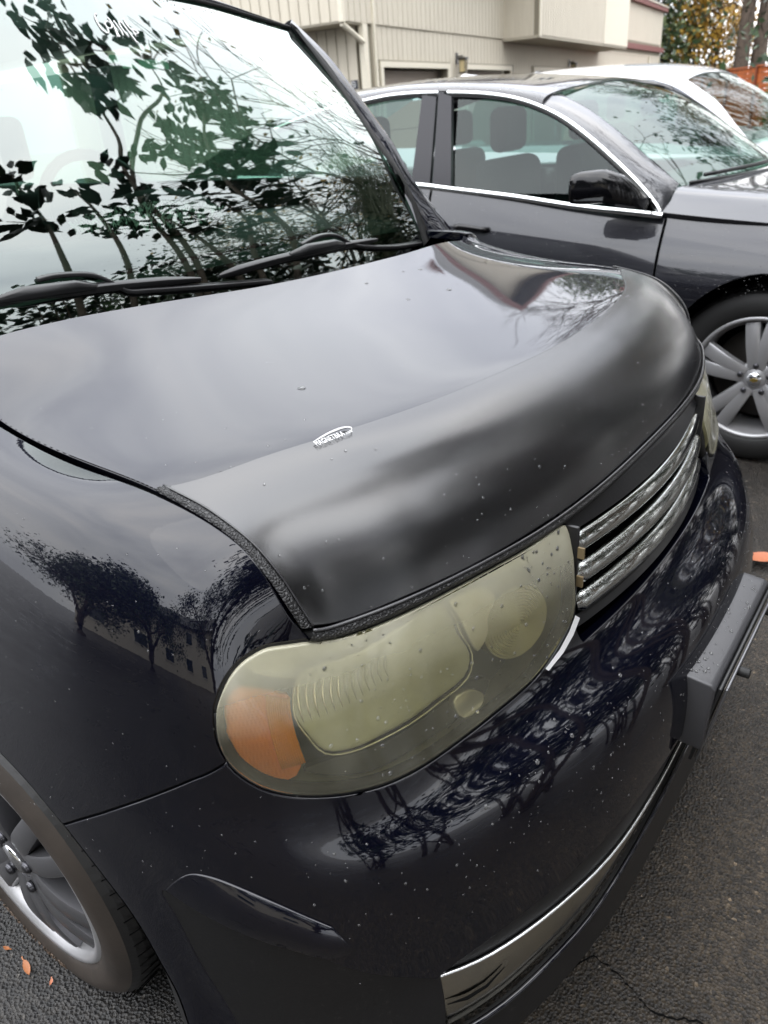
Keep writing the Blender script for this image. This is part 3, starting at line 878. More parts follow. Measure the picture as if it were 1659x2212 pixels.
# --- headlights
def off_patch(name, poly, off, mat, parent, step=.12, thick=.01, fn=None):
    return net_patch(name, NF, poly, mat, parent, step, off, thick, .0005, fn=fn)
def ell(c, ru, rv, n=28, rot=0):
    out = []
    for i in range(n):
        t = 2 * math.pi * i / n; a = ru * math.cos(t); b = rv * math.sin(t)
        out.append((c[0] + a * math.cos(rot) - b * math.sin(rot), c[1] + a * math.sin(rot) + b * math.cos(rot)))
    return out
for sgn in (1, -1):
    S = (lambda l: list(l)) if sgn > 0 else mirror
    hl_pts = [tuple(p) for p in HLs]
    lamp = empty('headlight', tuple(NF(sgn * 4.5, 1.8)))
    inv_parent(lamp, car); lamp.matrix_basis = Matrix.Translation(Vector([float(t) for t in NF(sgn * 4.5, 1.8)]))
    lamp['label'] = 'hazy yellowed headlight with amber corner' if sgn > 0 else 'far yellowed headlight seen edge on'
    def bulge_fn(V, P, N):
        return P, N
    net_patch('lens', NF, S(hl_pts), M['lens'], lamp, .12, .003, .010, .003)
    # shell that closes the lamp behind
    off_patch('lamp_housing', S(hl_pts), -.062, M['lamp_dark'], lamp, .3)
    P0 = P3([tuple(p) for p in (hl_pts if sgn > 0 else [(-u, v) for u, v in hl_pts])] , -.006); P1 = P3([tuple(p) for p in (hl_pts if sgn > 0 else [(-u, v) for u, v in hl_pts])], -.064)
    n = len(P0)
    mesh_obj('lamp_wall', list(P0) + list(P1), [(i, (i + 1) % n, n + (i + 1) % n, n + i) for i in range(n)], M['lamp_shell'], lamp, True)
    if sgn > 0:
        # upper shroud in faded beige
        up = [tuple(p) for p in crv([(6.45,1.25),(6.0,.72),(5.4,.45),(4.5,.45),(3.5,.48),(2.6,.46),(2.05,.45),(2.0,.9),(2.1,1.15),(2.5,1.1),(3.2,.9),(4.2,.9),(5.3,1.2)], 3, True)]
        off_patch('upper_shroud', up, -.045, M['lamp_shell'], lamp, .16)
        # main bowl: long capsule with a rolled rim and vertical flutes at the back
        cap = [tuple(p) for p in crv([(5.72,1.35),(5.60,1.07),(5.35,.90),(5.0,.88),(4.54,.83),(4.02,.74),(3.62,.74),(3.5,1.1),(3.48,1.5),(3.42,1.95),(3.55,2.30),(3.96,2.39),(4.32,2.43),(4.77,2.43),(5.21,2.44),(5.53,2.36),(5.67,2.05),(5.76,1.73)], 3, True)]
        def bowl_fn(V, P, N):
            # concave dish with flutes
            u = V[:, 0]; v = V[:, 1]
            d = np.clip(1 - ((u - 4.6) / 1.2) ** 2, 0, 1) * np.clip(1 - ((v - 1.6) / .9) ** 2, 0, 1)
            fl = np.where((u > 3.6) & (u < 5.6) & (v < 1.6), np.sin(u * 19.0) * .0030 * np.clip((1.6 - v) / .3, 0, 1), 0)
            return P - N * (d * .028 - fl)[:, None], N
        b = off_patch('reflector_bowl', cap, -.018, M['lamp_shell'], lamp, .06, .003, bowl_fn)
        # bowl normals come from the dished shape itself
        b.data.normals_split_custom_set_from_vertices([v.normal for v in b.data.vertices]) if False else None
        rim = crv(cap, 1, True); Q = P3([tuple(p) for p in rim] + [tuple(rim[0])], -.016)
        mb = MB(); mb.tube([p for p in Q], .0010, 6, False); mb.build('bowl_rim', M['lamp_bright'], lamp, True)
        # fan of curved prisms at the bowl's outer end
        for k in range(13):
            pts = [(5.60 - .105 * k + .06 * t + .04 * math.sin(t * 3), .98 + .012 * k + t * (.85 - .03 * k)) for t in np.linspace(0, 1, 7)]
            Q = P3(pts, -.0185 - .0008 * k); mb = MB(); mb.tube([p for p in Q], [.0004, .0012, .0020, .0022, .0018, .0012, .0004], 6)
            mb.build('prism_rib', M['lamp_bright'] if k < 6 else M['lamp_shell'], lamp, True)
        # bright curved wall between the bowl and the round lamp
        wall = [tuple(p) for p in crv([(3.50,.76),(3.1,.80),(2.96,1.22),(3.11,1.49),(3.18,1.78),(3.36,1.96),(3.42,1.6),(3.46,1.18)], 4, True)]
        off_patch('chrome_flash', wall, -.014, M['lamp_bright'], lamp, .08)
        # round inner lamp: drum and a front of concentric ribs
        cN = NF.normal(2.66, 1.96); cP = NF(2.66, 1.96)
        ax = Vector([float(t) for t in cN]); ax = (ax + Vector((-.30, -.25, -.05))).normalized()
        ex = ax.cross(Vector((0, 0, 1))).normalized(); ey = ex.cross(ax).normalized()
        cc = Vector([float(t) for t in cP]) - Vector([float(t) for t in cN]) * .046
        def lathe(prof, c, ex, ey, ax, n=48):
            v = []; f = []
            for r_, h in prof:
                for i in range(n):
                    t = 2 * math.pi * i / n
                    v.append(c + ex * (r_ * math.cos(t)) + ey * (r_ * math.sin(t)) + ax * h)
            for j in range(len(prof) - 1):
                for i in range(n): f.append((j * n + i, j * n + (i + 1) % n, (j + 1) * n + (i + 1) % n, (j + 1) * n + i))
            return v, f
        prof = [(.053, -.04), (.054, .012), (.051, .017)]
        v, f = lathe(prof, cc, ex, ey, ax); mesh_obj('lamp_drum', v, f, M['lamp_bright'], lamp, True)
        prof = [(.0005, .024)]
        for k in range(13):
            r_ = .0018 + k * .0039; prof += [(r_, .0240 - (r_ / .051) ** 2 * .010), (r_ + .0020, .0268 - (r_ / .051) ** 2 * .010)]
        prof += [(.0520, .012)]
        v, f = lathe(prof, cc, ex, ey, ax); mesh_obj('ribbed_lens', v, f, M['ring'], lamp, False)
        # amber corner
        am = [(5.80,1.36),(5.82,1.73),(5.80,2.36),(6.05,2.74),(6.55,2.52),(6.72,2.2),(6.70,1.80),(6.42,1.46)]
        am = [tuple(p) for p in crv(am, 3, True)]
        off_patch('amber_reflector', am, -.013, M['amber'], lamp, .08)
        for k in range(11):
            pts = [(5.80 + k * .028 + .02 * math.sin(math.pi * t), 1.42 + t * (1.0 + .1 * k / 11)) for t in np.linspace(0, 1, 8)]
            Q = P3(pts, -.0105); mb = MB(); mb.tube([p for p in Q], .0013, 5); mb.build('amber_rib', M['amber_deep'], lamp, True)
        # lower dark bezel with a bright little reflector
        dk = [tuple(p) for p in crv([(5.42,2.50),(4.71,2.54),(3.9,2.50),(3.45,2.45),(3.25,2.65),(3.5,2.92),(4.41,2.93),(5.17,2.93),(5.86,2.68)], 3, True)]
        off_patch('lower_bezel', dk, -.022, M['lamp_dark'], lamp, .12)
        br = [tuple(p) for p in crv([(3.80,2.48),(3.58,2.45),(3.42,2.72),(3.52,2.92),(3.75,2.90)], 3, True)]
        off_patch('side_reflector', br, -.012, M['lamp_bright'], lamp, .08)
    else:
        dk = [tuple(p) for p in crv([(6.4,1.2),(5.4,.5),(3.5,.5),(2.1,.5),(2.1,2.2),(3.4,2.9),(5.0,2.9),(6.4,2.5)], 3, True)]
        off_patch('reflector_bowl', S(dk), -.012, M['lamp_shell'], lamp, .2)
# drops on the near lens
lens_drops = []
rr_ = random.Random(4)
for k in range(420):
    u = rr_.uniform(1.95, 5.6); v = rr_.uniform(.4, 3.0)
    dens = .9 if u < 2.6 else (.55 if 1.3 < v < 2.9 and u < 5 else .12)
    if rr_.random() > dens: continue
    q = (u, v)
    if not inside(np.array([u]), np.array([v]), [tuple(p) for p in HLs])[0]: continue
    lens_drops.append((NF(u, v) + NF.normal(u, v) * .003, NF.normal(u, v), rr_.choice([.0008, .0010, .0013, .0018, .0026])))
drops('lens_raindrops', lens_drops, car, flat=.6)

# --- white paper strip tucked under the lamp by the grille
A_ = P3([(2.07, 2.22), (2.2, 2.45), (2.4, 2.68), (2.68, 2.86)], .0065); B_ = P3([(2.01, 2.33), (2.15, 2.58), (2.36, 2.80), (2.65, 2.95)], .0075)
strip('lamp_corner_tab', A_, B_, M['decal'], car)

# --- grille
def gy(x, y0): return y0 + .42 * x * x
panel = [(-1.72, .16), (-1.70, 2.95), (1.70, 2.95), (1.72, .16)]
net_patch('grille_back', NF, panel, M['void'], car, .3, -.045, .004, 0, lip=False)
def slab(name, z0, z1, y0, y1, xr, mat, rad=.004):
    xs = np.linspace(-xr, xr, 41); v = []; f = []
    prof = [(0, z0 - .0), (-1, z0), (-1, z1), (0, z1)]
    for x in xs:
        yf = gy(x, y1)
        v += [(x, yf + .03, z1), (x, yf + .003, z1), (x, yf, z1 - .003), (x, gy(x, y0), z0 + .003), (x, gy(x, y0) + .003, z0), (x, yf + .03, z0)]
    for i in range(40):
        for k in range(6): f.append((i * 6 + k, i * 6 + (k + 1) % 6, (i + 1) * 6 + (k + 1) % 6, (i + 1) * 6 + k))
    f.append((5, 4, 3, 2, 1, 0)); f.append(tuple(240 + k for k in range(6)))
    return mesh_obj(name, v, f, mat, car, False)
slab('grille_top_panel', .8055, .832, .0615, .0760, .272, M['plastic'])
for zc, y0, mt in ((.7875, .0555, 'chrome'), (.742, .0475, 'chrome_wet'), (.6975, .0435, 'chrome_wet')):
    xr = .268 if zc > .7 else .272
    xs = list(np.linspace(-xr, xr, 49)); n = 14
    v = []; f = []
    for i, x in enumerate(xs):
        e_ = min(1.0, min(x + xr, xr - x) / .012 + .35); e_ = math.sin(min(1, e_) * math.pi / 2)
        for k in range(n):
            t = 2 * math.pi * k / n
            v.append((x, gy(x, y0) + .008 - math.cos(t) * .012 * e_ + .010 * math.cos(t) ** 2 * 0, zc + math.sin(t) * .0145 * e_ - math.cos(t) * .004))
    for i in range(len(xs) - 1):
        for k in range(n): f.append((i * n + k, i * n + (k + 1) % n, (i + 1) * n + (k + 1) % n, (i + 1) * n + k))
    f.append(tuple(range(n))); f.append(tuple((len(xs) - 1) * n + k for k in range(n))[::-1])
    g_ = mesh_obj('grille_bar', v, f, M[mt], car, True)
    if mt == 'chrome': g_['label'] = 'smooth chrome bar at the top of the grille'
for z0 in (.7175, .762):
    slab('grille_gap_vane', z0, z0 + .004, .068, .068, .262, M['plastic'])
slab('grille_sill', .664, .679, .040, .046, .276, M['plastic'])
for s in (-1, 1):
    mb = MB()
    mb.box((s * .2755 - .003, gy(.275, .045) + .002, .655), (s * .2755 + .003, gy(.275, .045) + .05, .822)); bevel(mb.build('grille_end_cap', M['plastic'], car), .002)
    for zc in ((.785, .741) if s < 0 else ()):
        mb = MB(); mb.box((s * .2775 - .0018, gy(.275, .043) - .005, zc - .008), (s * .2775 + .0018, gy(.275, .043) + .004, zc + .008)); mb.build('tan_clip', M['tan_seal'], car)

# --- number plate and bracket
plate_h = empty('plate_holder', (0, -.06, .47)); inv_parent(plate_h, car); plate_h.matrix_basis = Matrix.Translation((0, -.06, .47))
plate_h['label'] = 'smooth grey black plate bracket dotted with rain'
def bent(x, w): return w + .10 * (x * x - .026)
xs = np.linspace(-.163, .163, 21); v = []; f = []
for x in xs:
    yb = -.033 + .30 * x * x - .006
    v += [(x, yb, .555), (x, -.088, .549), (x, -.094, .543), (x, -.088, .42), (x, yb + .004, .425)]
for i in range(20):
    for k in range(5): f.append((i * 5 + k, i * 5 + (k + 1) % 5, (i + 1) * 5 + (k + 1) % 5, (i + 1) * 5 + k))
f.append((4, 3, 2, 1, 0)); f.append(tuple(100 + k for k in range(5)))
bevel(mesh_obj('bracket_body', v, f, M['bracket'], plate_h), .004, 3)
lean = lambda p: (p[0], p[1] + (.546 - p[2]) * .17, p[2])
mb = MB(); mb.box((-.160, -.102, .392), (.160, -.096, .546), lean); bevel(mb.build('bracket_flange', M['plastic'], plate_h), .002)
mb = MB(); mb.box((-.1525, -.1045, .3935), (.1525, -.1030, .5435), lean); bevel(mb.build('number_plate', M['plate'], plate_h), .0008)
mb = MB()
for a, b_ in (((-.156, -.109, .3905), (-.151, -.105, .545)), ((.151, -.109, .3905), (.156, -.105, .545)), ((-.151, -.109, .3905), (.151, -.105, .396)), ((-.151, -.109, .540), (.151, -.105, .545))):
    mb.box(a, b_, lean)
bevel(mb.build('plate_frame', M['alloy_grey'], plate_h), .0012)
for x in (-.089, .089):
    mb = MB(); mb.tube([(x, -.106, .534), (x, -.124, .534)], .0078, 12); bevel(mb.build('plate_bolt', M['rubber'], plate_h), .0015)
v = [(-.163, -.045, .545), (-.163, -.04, .43), (-.185, -.03, .53), (-.178, -.03, .47)]
mb = MB(); mb.box((-.12, -.075, .40), (.12, -.04, .425)); mb.build('bracket_foot', M['plastic'], plate_h)
rr_ = random.Random(9); dl = []
for k in range(70):
    x = rr_.uniform(-.155, .155); y = rr_.uniform(-.086, -.045)
    dl.append(((x, y, .5552 - (y + .04) * -.125 if False else .5495 + (y + .088) * .115), (0, -.1, 1), rr_.choice([.0009, .0012, .0016, .0028])))
drops('bracket_raindrops', dl, plate_h, flat=.4)

# --- rain beads on the bumper and the hood
rr_ = random.Random(3); dl = []
for k in range(1300):
    u = rr_.uniform(-6, 6.2); v = rr_.uniform(3.6, 7.4)
    w = math.exp(-((v - 5.3) / 1.1) ** 2)
    if rr_.random() > w * (.35 + .65 * (u < 4.6)): continue
    n_ = NF.normal(u, v); dl.append((NF(u, v), n_, rr_.choice([.0007, .0008, .0009, .0010, .0013, .0018])))
for u, v, r_ in ((3.4, 4.75, .0034), (2.9, 4.75, .003), (2.55, 4.6, .0028), (4.1, 4.9, .0028), (1.9, 4.4, .003)):
    dl.append((NF(u, v), NF.normal(u, v), r_))
drops('bumper_raindrops', dl, car, flat=.5)
dl = []
for k in range(120):
    u = rr_.uniform(5.8, 11); v = rr_.uniform(0.3, 5.5)
    dl.append((NF(u, v), NF.normal(u, v), rr_.choice([.0006, .0007, .0009, .0012])))
drops('fender_raindrops', dl, car, flat=.45)
dl = [(NH(1.9, 4.0), NH.normal(1.9, 4.0), .0062), (NH(-.73, 3.25), NH.normal(-.73, 3.25), .0055), (NH(-.2, 3.1), NH.normal(-.2, 3.1), .004), (NH(-1.1, 2.4), NH.normal(-1.1, 2.4), .0045), (NH(-.9, 2.3), NH.normal(-.9, 2.3), .003), (NH(-.3, 2.3), NH.normal(-.3, 2.3), .004)]
for k in range(90):
    u = rr_.uniform(-4, 4); v = rr_.uniform(1.9, 5.3); dl.append((NH(u, v), NH.normal(u, v), rr_.choice([.0006, .0008, .001, .0013])))
drops('hood_raindrops', dl, car, flat=.3)

# --- windscreen, pillars, roof
_W = [
 [(.655,.930,.985),(.50,.940,.990),(.32,.955,.994),(0,.995,.998),(-.33,1.055,.998),(-.69,1.14,.994)],
 [(.645,.992,1.14),(.50,1.003,1.146),(.32,1.022,1.149),(0,1.065,1.154),(-.33,1.125,1.154),(-.69,1.21,1.148)],
 [(.641,1.138,1.344),(.50,1.150,1.355),(.32,1.172,1.362),(0,1.215,1.372),(-.33,1.275,1.378),(-.68,1.355,1.370)],
 [(.643,1.317,1.527),(.473,1.325,1.555),(.32,1.345,1.579),(0,1.385,1.605),(-.33,1.44,1.618),(-.66,1.505,1.600)],
]
NW = Net(_W, mirror=False)
class Flip:
    def __init__(s, n): s.n = n
    def __call__(s, u, v): return s.n(u, v)
    def normal(s, u, v): return -s.n.normal(u, v)
if NW.normal(2.5, 1.5)[1] > 0: NW = Flip(NW)
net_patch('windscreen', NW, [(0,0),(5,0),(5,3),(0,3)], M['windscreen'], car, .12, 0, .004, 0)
# black ceramic border along the bottom, just inside the glass
net_patch('windscreen_frit', NW, [(0,0),(5,0),(5,.42),(2.5,.42),(.35,.40),(.22,.7),(.14,2.0),(.1,2.9),(0,2.9)], M['gloss_black'], car, .12, -.005, .002, 0, lip=False)
# cowl tray between hood and glass
cow = [NH(u, v) + np.array([0, .0, -.012]) for u, v in REAR if u > -3.9]
Wb = [NW(min(5, max(0, t)), .1) for t in np.linspace(5, 0, len(cow))]
strip('cowl_panel', cow, [w + np.array([0, 0, -.01]) for w in Wb], M['gloss_black'], car)
# a-pillar: rubber moulding then painted pillar then the sail foot
inner = [(.655,.934,.995),(.648,.978,1.14),(.645,1.036,1.215),(.645,1.076,1.26),(.645,1.143,1.344),(.645,1.211,1.427),(.647,1.30,1.523)]
rub = [(.672,.925,1.01),(.657,.985,1.15),(.653,1.04,1.23),(.653,1.083,1.278),(.653,1.15,1.362),(.653,1.22,1.446),(.652,1.322,1.538)]
outer = [(.720,.885,1.028),(.702,.985,1.150),(.70,1.045,1.242),(.70,1.09,1.295),(.70,1.166,1.381),(.70,1.25,1.462),(.690,1.365,1.552)]
back_ = [(.80,1.0,1.0),(.735,1.06,1.14),(.73,1.11,1.23),(.73,1.16,1.29),(.725,1.24,1.38),(.72,1.33,1.46),(.715,1.44,1.535)]
for sgn in (1, -1):
    if sgn > 0: I_, U_, O_, K_ = (crv(l, 4) for l in (inner, rub, outer, back_))
    else: I_, U_, O_, K_ = (crv([(-x - .035, y + .31, z + .03) for x, y, z in l], 4) for l in (inner, rub, outer, back_))
    n = len(I_); v = list(I_) + [p + np.array([0, -.006, .006]) for p in I_] + [p + np.array([0, -.004, .004]) for p in U_] + list(U_)
    mesh_obj('glass_moulding', v, [(j * n + i, j * n + i + 1, (j + 1) * n + i + 1, (j + 1) * n + i) for j in range(3) for i in range(n - 1)], M['rubber'], car, True)
    mid = [(a + b) / 2 + np.array([sgn * .004, -.007, .007]) for a, b in zip(U_, O_)]
    v = list(U_) + mid + list(O_) + list(K_)
    mesh_obj('a_pillar', v, [(j * n + i, j * n + i + 1, (j + 1) * n + i + 1, (j + 1) * n + i) for j in range(3) for i in range(n - 1)], M['paint'], car, True)
# roof
top_in = [NW(u, 3.0) for u in np.linspace(0, 5, 29)]
top_in = [np.array((.722, 1.40, 1.535))] + top_in + [np.array((-.735, 1.68, 1.58))]
v = []; n = 31
rows_ = [(0, 0), (-.004, .012), (.02, .022), (.08, .034), (.3, .055), (1.0, .07), (2.0, .06), (2.35, .0)]
for dy, dz in rows_:
    for i, p in enumerate(top_in):
        s_ = abs(i - 15) / 15; v.append(p + np.array([0, dy, dz * (1 - .55 * s_ ** 3)]))
mesh_obj('roof', v, [(j * n + i, j * n + i + 1, (j + 1) * n + i + 1, (j + 1) * n + i) for j in range(len(rows_) - 1) for i in range(n - 1)], M['white_paint'] if False else M['paint'], car, True)
mb = MB(); mb.tube([p + np.array([0, -.002, .004]) for p in top_in[1:-1]], .004, 8); mb.build('header_moulding', M['rubber'], car, True)
# side glass and pillars behind, tail
for sgn in (1, -1):
    mb = MB(); x = -.69 * sgn
    mb.add([(x, 1.35, 1.0), (x, 3.3, 1.0), (x * .97, 3.25, 1.52), (x * .97, 1.55, 1.52)], [(0, 1, 2, 3)]); mb.build('side_glass', M['sedan_glass'], car)
    for y in (2.2, 3.25):
        mb = MB(); mb.box((min(x, x * 1.03), y, 1.0), (max(x, x * 1.03), y + .1, 1.56)); mb.build('body_pillar', M['paint'], car)
mb = MB(); mb.box((-.70, 3.5, .3), (.70, 3.6, 1.05)); bevel(mb.build('tailgate', M['paint'], car), .03)
mb = MB(); mb.add([(-.66, 3.5, 1.05), (.66, 3.5, 1.05), (.62, 3.5, 1.55), (-.62, 3.5, 1.55)], [(0, 1, 2, 3)]); mb.build('rear_glass', M['sedan_glass'], car)
mb = MB(); mb.box((-.76, 1.25, .22), (.76, 3.45, .26)); mb.build('car_floor', M['void'], car)

# --- cabin
for sgn in (1, -1):
    mb = MB(); mb.box((sgn * .69 - .02, 1.02 if sgn > 0 else 1.25, .85), (sgn * .69 + .02, 3.4, 1.17)); bevel(mb.build('door_card', M['dash'], car), .01)
v = []; f = []
D = [(0, .02, .0), (.12, .06, .065), (.45, .42, .10), (.8, .62, .085), (.95, .66, -.25)]
us = np.linspace(0, 5, 21)
for _, dy, dz in D:
    for u in us:
        p = NW(u, .15); v.append((p[0], p[1] + dy, 1.0 + dz))
mesh_obj('dashboard', v, [(j * 21 + i, j * 21 + i + 1, (j + 1) * 21 + i + 1, (j + 1) * 21 + i) for j in range(4) for i in range(20)], M['dash'], car, True)
for (u0, u1, nn) in ((.9, 2.2, 18), (2.45, 4.1, 24)):
    for u in np.linspace(u0, u1, nn):
        p = NW(u, .3); q = p + np.array([0, .085, 0]); q[2] = 1.068; mb = MB()
        mb.box((q[0] - .006, q[1] - .018, q[2] - .002), (q[0] + .006, q[1] + .018, q[2] + .003)); mb.build('defrost_vent', M['void'], car)
mb = MB()
for t in range(40):
    pass
c0 = Vector((.33, 1.85, 1.10))
pts = [c0 + Vector((math.cos(t) * .185, math.sin(t) * .06, math.sin(t) * .175)) for t in np.linspace(0, 2 * math.pi, 33)]
sw = MB(); sw.tube(pts, .016, 8, False); sw.tube([c0 + Vector((-.18, 0, 0)), c0 + Vector((.18, 0, 0))], .02, 8); sw.tube([c0, c0 + Vector((0, -.25, -.05))], .035, 8)
sw.build('steering_wheel', M['plastic'], car, True)
# hooded dash bulge over the dials
mb = MB(); mb.sphere((.36, 1.66, 1.10), (.20, .14, .075), 20, 10); mb.build('dial_hood', M['dash'], car, True)
for x in (-.36, .36):
    seat = empty('front_seat', (x, 2.35, .6)); inv_parent(seat, car); seat.matrix_basis = Matrix.Translation((x, 2.35, .6))
    mb = MB(); mb.box((x - .23, 1.95, .45), (x + .23, 2.45, .62)); bevel(mb.build('seat_cushion', M['seat'], seat), .06, 4)
    mb = MB(); mb.box((x - .23, 2.40, .55), (x + .23, 2.52, 1.16)); bevel(mb.build('seat_back', M['seat'], seat), .055, 4)
    mb = MB(); mb.box((x - .13, 2.42, 1.20), (x + .13, 2.50, 1.40)); bevel(mb.build('head_restraint', M['seat'], seat), .035, 4)
    for dx in (-.06, .06):
        mb = MB(); mb.tube([(x + dx, 2.46, 1.14), (x + dx, 2.46, 1.22)], .006, 6); mb.build('restraint_post', M['chrome_strip'], seat)
# --- writing, label and frosted patch on the windscreen (flat prints lying on the glass)
def wnet(pts, off=.002):
    q = np.array(pts); return NW(q[:, 0], q[:, 1]) + NW.normal(q[:, 0], q[:, 1]) * off
WS = 1
pen = [
 [(2.812, 2.724), (2.82, 2.732), (2.832, 2.707), (2.839, 2.664), (2.84, 2.612), (2.831, 2.583), (2.819, 2.571), (2.806, 2.58), (2.797, 2.608), (2.796, 2.639), (2.804, 2.65)],
 [(2.774, 2.675), (2.792, 2.657), (2.796, 2.63), (2.784, 2.616), (2.762, 2.627), (2.752, 2.653), (2.759, 2.674), (2.774, 2.675)],
 [(2.75, 2.711), (2.744, 2.675), (2.745, 2.614), (2.75, 2.571), (2.747, 2.553), (2.763, 2.548), (2.753, 2.582), (2.746, 2.632)],
 [(2.722, 2.688), (2.718, 2.642), (2.715, 2.599), (2.719, 2.561)],
 [(2.684, 2.683), (2.694, 2.676), (2.698, 2.644), (2.696, 2.607), (2.692, 2.577), (2.687, 2.552)],
 [(2.684, 2.683), (2.673, 2.666), (2.667, 2.629), (2.664, 2.586), (2.657, 2.53), (2.653, 2.502)],
 [(2.645, 2.713), (2.647, 2.669), (2.641, 2.632), (2.631, 2.602), (2.633, 2.564)],
 [(2.637, 2.62), (2.614, 2.616), (2.601, 2.602), (2.613, 2.588), (2.638, 2.589)]]
mb = MB()
for s_ in pen:
    Q = wnet(crv(s_, 4), .0015 * WS); mb.tube([p for p in Q], .0016, 5)
mb.build('felt_pen_note', M['marker'], car, True)
def wpatch(name, poly, mat, off):
    return net_patch(name, NW, [tuple(p) for p in poly], mat, car, .06, off, .001, 0, lip=False)
wpatch('glass_label', [(2.829, 2.373), (2.584, 2.375), (2.599, 2.295), (2.85, 2.29)], M['sticker'], -.003 * WS)
wpatch('label_tab', crv([(2.895, 2.39), (2.87, 2.403), (2.828, 2.394), (2.828, 2.346), (2.921, 2.335)], 3, True), M['sticker'], -.003 * WS)
wpatch('label_tab', crv([(2.565, 2.392), (2.538, 2.394), (2.513, 2.35), (2.526, 2.305), (2.556, 2.297), (2.583, 2.347)], 3, True), M['sticker'], -.003 * WS)
mb = MB()
for k in range(3):
    Q = wnet([(2.778, 2.362 - k * .011), (2.721, 2.36 - k * .011)], -.0015 * WS); mb.tube([p for p in Q], .0008, 4)
mb.build('label_print', M['blue_grey'], car)
frost = simple('pale_lilac_tint_film', (.42, .40, .46), .8)
def film():
    m = bpy.data.materials.new('tint_film'); m.use_nodes = True; nt = m.node_tree
    for n in list(nt.nodes): nt.nodes.remove(n)
    out = node(nt, 'ShaderNodeOutputMaterial'); a = node(nt, 'ShaderNodeBsdfTransparent'); b = node(nt, 'ShaderNodeBsdfDiffuse', {'Color': (.55, .50, .58, 1)}); mx = node(nt, 'ShaderNodeMixShader', {0: .35})
    nt.links.new(a.outputs[0], mx.inputs[1]); nt.links.new(b.outputs[0], mx.inputs[2]); nt.links.new(mx.outputs[0], out.inputs['Surface']); return m
wpatch('mirror_mount_film', crv([(3.441, 2.597), (3.038, 2.598), (2.916, 2.497), (2.67, 2.449), (2.431, 2.461), (2.33, 2.551), (2.2800000000000002, 2.8), (2.33, 2.93), (2.9, 2.93), (3.4, 2.93)], 3, True), film(), -.004 * WS)
rr_ = random.Random(5); dl = []
for k in range(60):
    u = rr_.uniform(.3, 2.3); v = rr_.uniform(2.9, 2.975); dl.append((NW(u, v), NW.normal(u, v) * WS, rr_.choice([.001, .0015, .002])))
for k in range(260):
    u = rr_.uniform(.2, 4.8); v = rr_.uniform(.5, 2.9); dl.append((NW(u, v), NW.normal(u, v) * WS, rr_.choice([.0005, .0007])))
drops('windscreen_raindrops', dl, car)

# --- wipers
def wiper(blade, arm, claw, ext):
    w = empty('windscreen_wiper', tuple(blade[0])); inv_parent(w, car); w.matrix_basis = Matrix.Translation(Vector(blade[0]))
    mb = MB(); B = crv(blade, 6); up = np.array([0, -.012, .012])
    n = len(B); v = []; 
    for i, p in enumerate(B):
        q = .45 + .55 * min(1, min(i, n - 1 - i) / 3)
        v += [p + np.array([0, .002, -.004]) , p + np.array([0, -.012 * q, -.006 * q]), p + np.array([0, -.016 * q, .006 * q]), p + np.array([0, -.004, .013 * q])]
    f = [(i * 4 + k, i * 4 + (k + 1) % 4, (i + 1) * 4 + (k + 1) % 4, (i + 1) * 4 + k) for i in range(n - 1) for k in range(4)] + [(3, 2, 1, 0), tuple((n - 1) * 4 + k for k in range(4))]
    bevel(mesh_obj('wiper_blade', v, f, M['plastic'], w), .0015)
    A_ = crv(arm, 6); mb = MB()
    n = len(A_); v = []
    for i, p in enumerate(A_):
        hw = .005 + .005 * min(1, max(0, (i / n - .5) * 3))
        v += [p + np.array([0, -hw, 0]), p + np.array([0, -hw, .008]), p + np.array([0, hw, .011]), p + np.array([0, hw, 0])]
    f = [(i * 4 + k, i * 4 + (k + 1) % 4, (i + 1) * 4 + (k + 1) % 4, (i + 1) * 4 + k) for i in range(n - 1) for k in range(4)] + [(3, 2, 1, 0), tuple((n - 1) * 4 + k for k in range(4))]
    bevel(mesh_obj('wiper_arm', v, f, M['plastic'], w), .002)
    c = np.array(claw[0]); d = np.array(claw[1]) - c; mb = MB(); L_ = np.linalg.norm(d); d = d / L_
    bk = np.array([0, -.016, .010])
    mb.tube([c + bk * .6, c + d * L_ * .25 + bk * 1.2, c + d * L_ * .75 + bk * 1.2, c + d * L_ + bk * .5], [.007, .0135, .0125, .007], 8)
    bevel(mb.build('blade_clip', M['plastic'], w), .002)
    return w
wiper([(-0.675, 1.153, 1.063), (-0.425, 1.103, 1.068), (-0.375, 1.093, 1.069), (-0.327, 1.08, 1.064), (-0.221, 1.054, 1.057), (-0.047, 1.017, 1.039)],
      [(-0.354, 1.089, 1.089), (-0.317, 1.082, 1.09), (-0.262, 1.067, 1.082), (-0.232, 1.053, 1.065), (-0.207, 1.04, 1.043), (-0.163, 1.029, 1.036), (-0.052, 1.005, 1.022), (0.11, 0.976, 1.003)], [(-0.435, 1.105, 1.068), (-0.26, 1.064, 1.06)], 0)
wiper([(-0.003, 1.01, 1.037), (0.109, 0.996, 1.042), (0.235, 0.981, 1.043), (0.478, 0.956, 1.037)],
      [(0.232, 0.981, 1.059), (0.291, 0.979, 1.068), (0.343, 0.97, 1.062), (0.397, 0.955, 1.032), (0.517, 0.939, 1.01), (0.635, 0.93, 1.001)], [(0.185, 0.987, 1.043), (0.356, 0.968, 1.04)], 0)

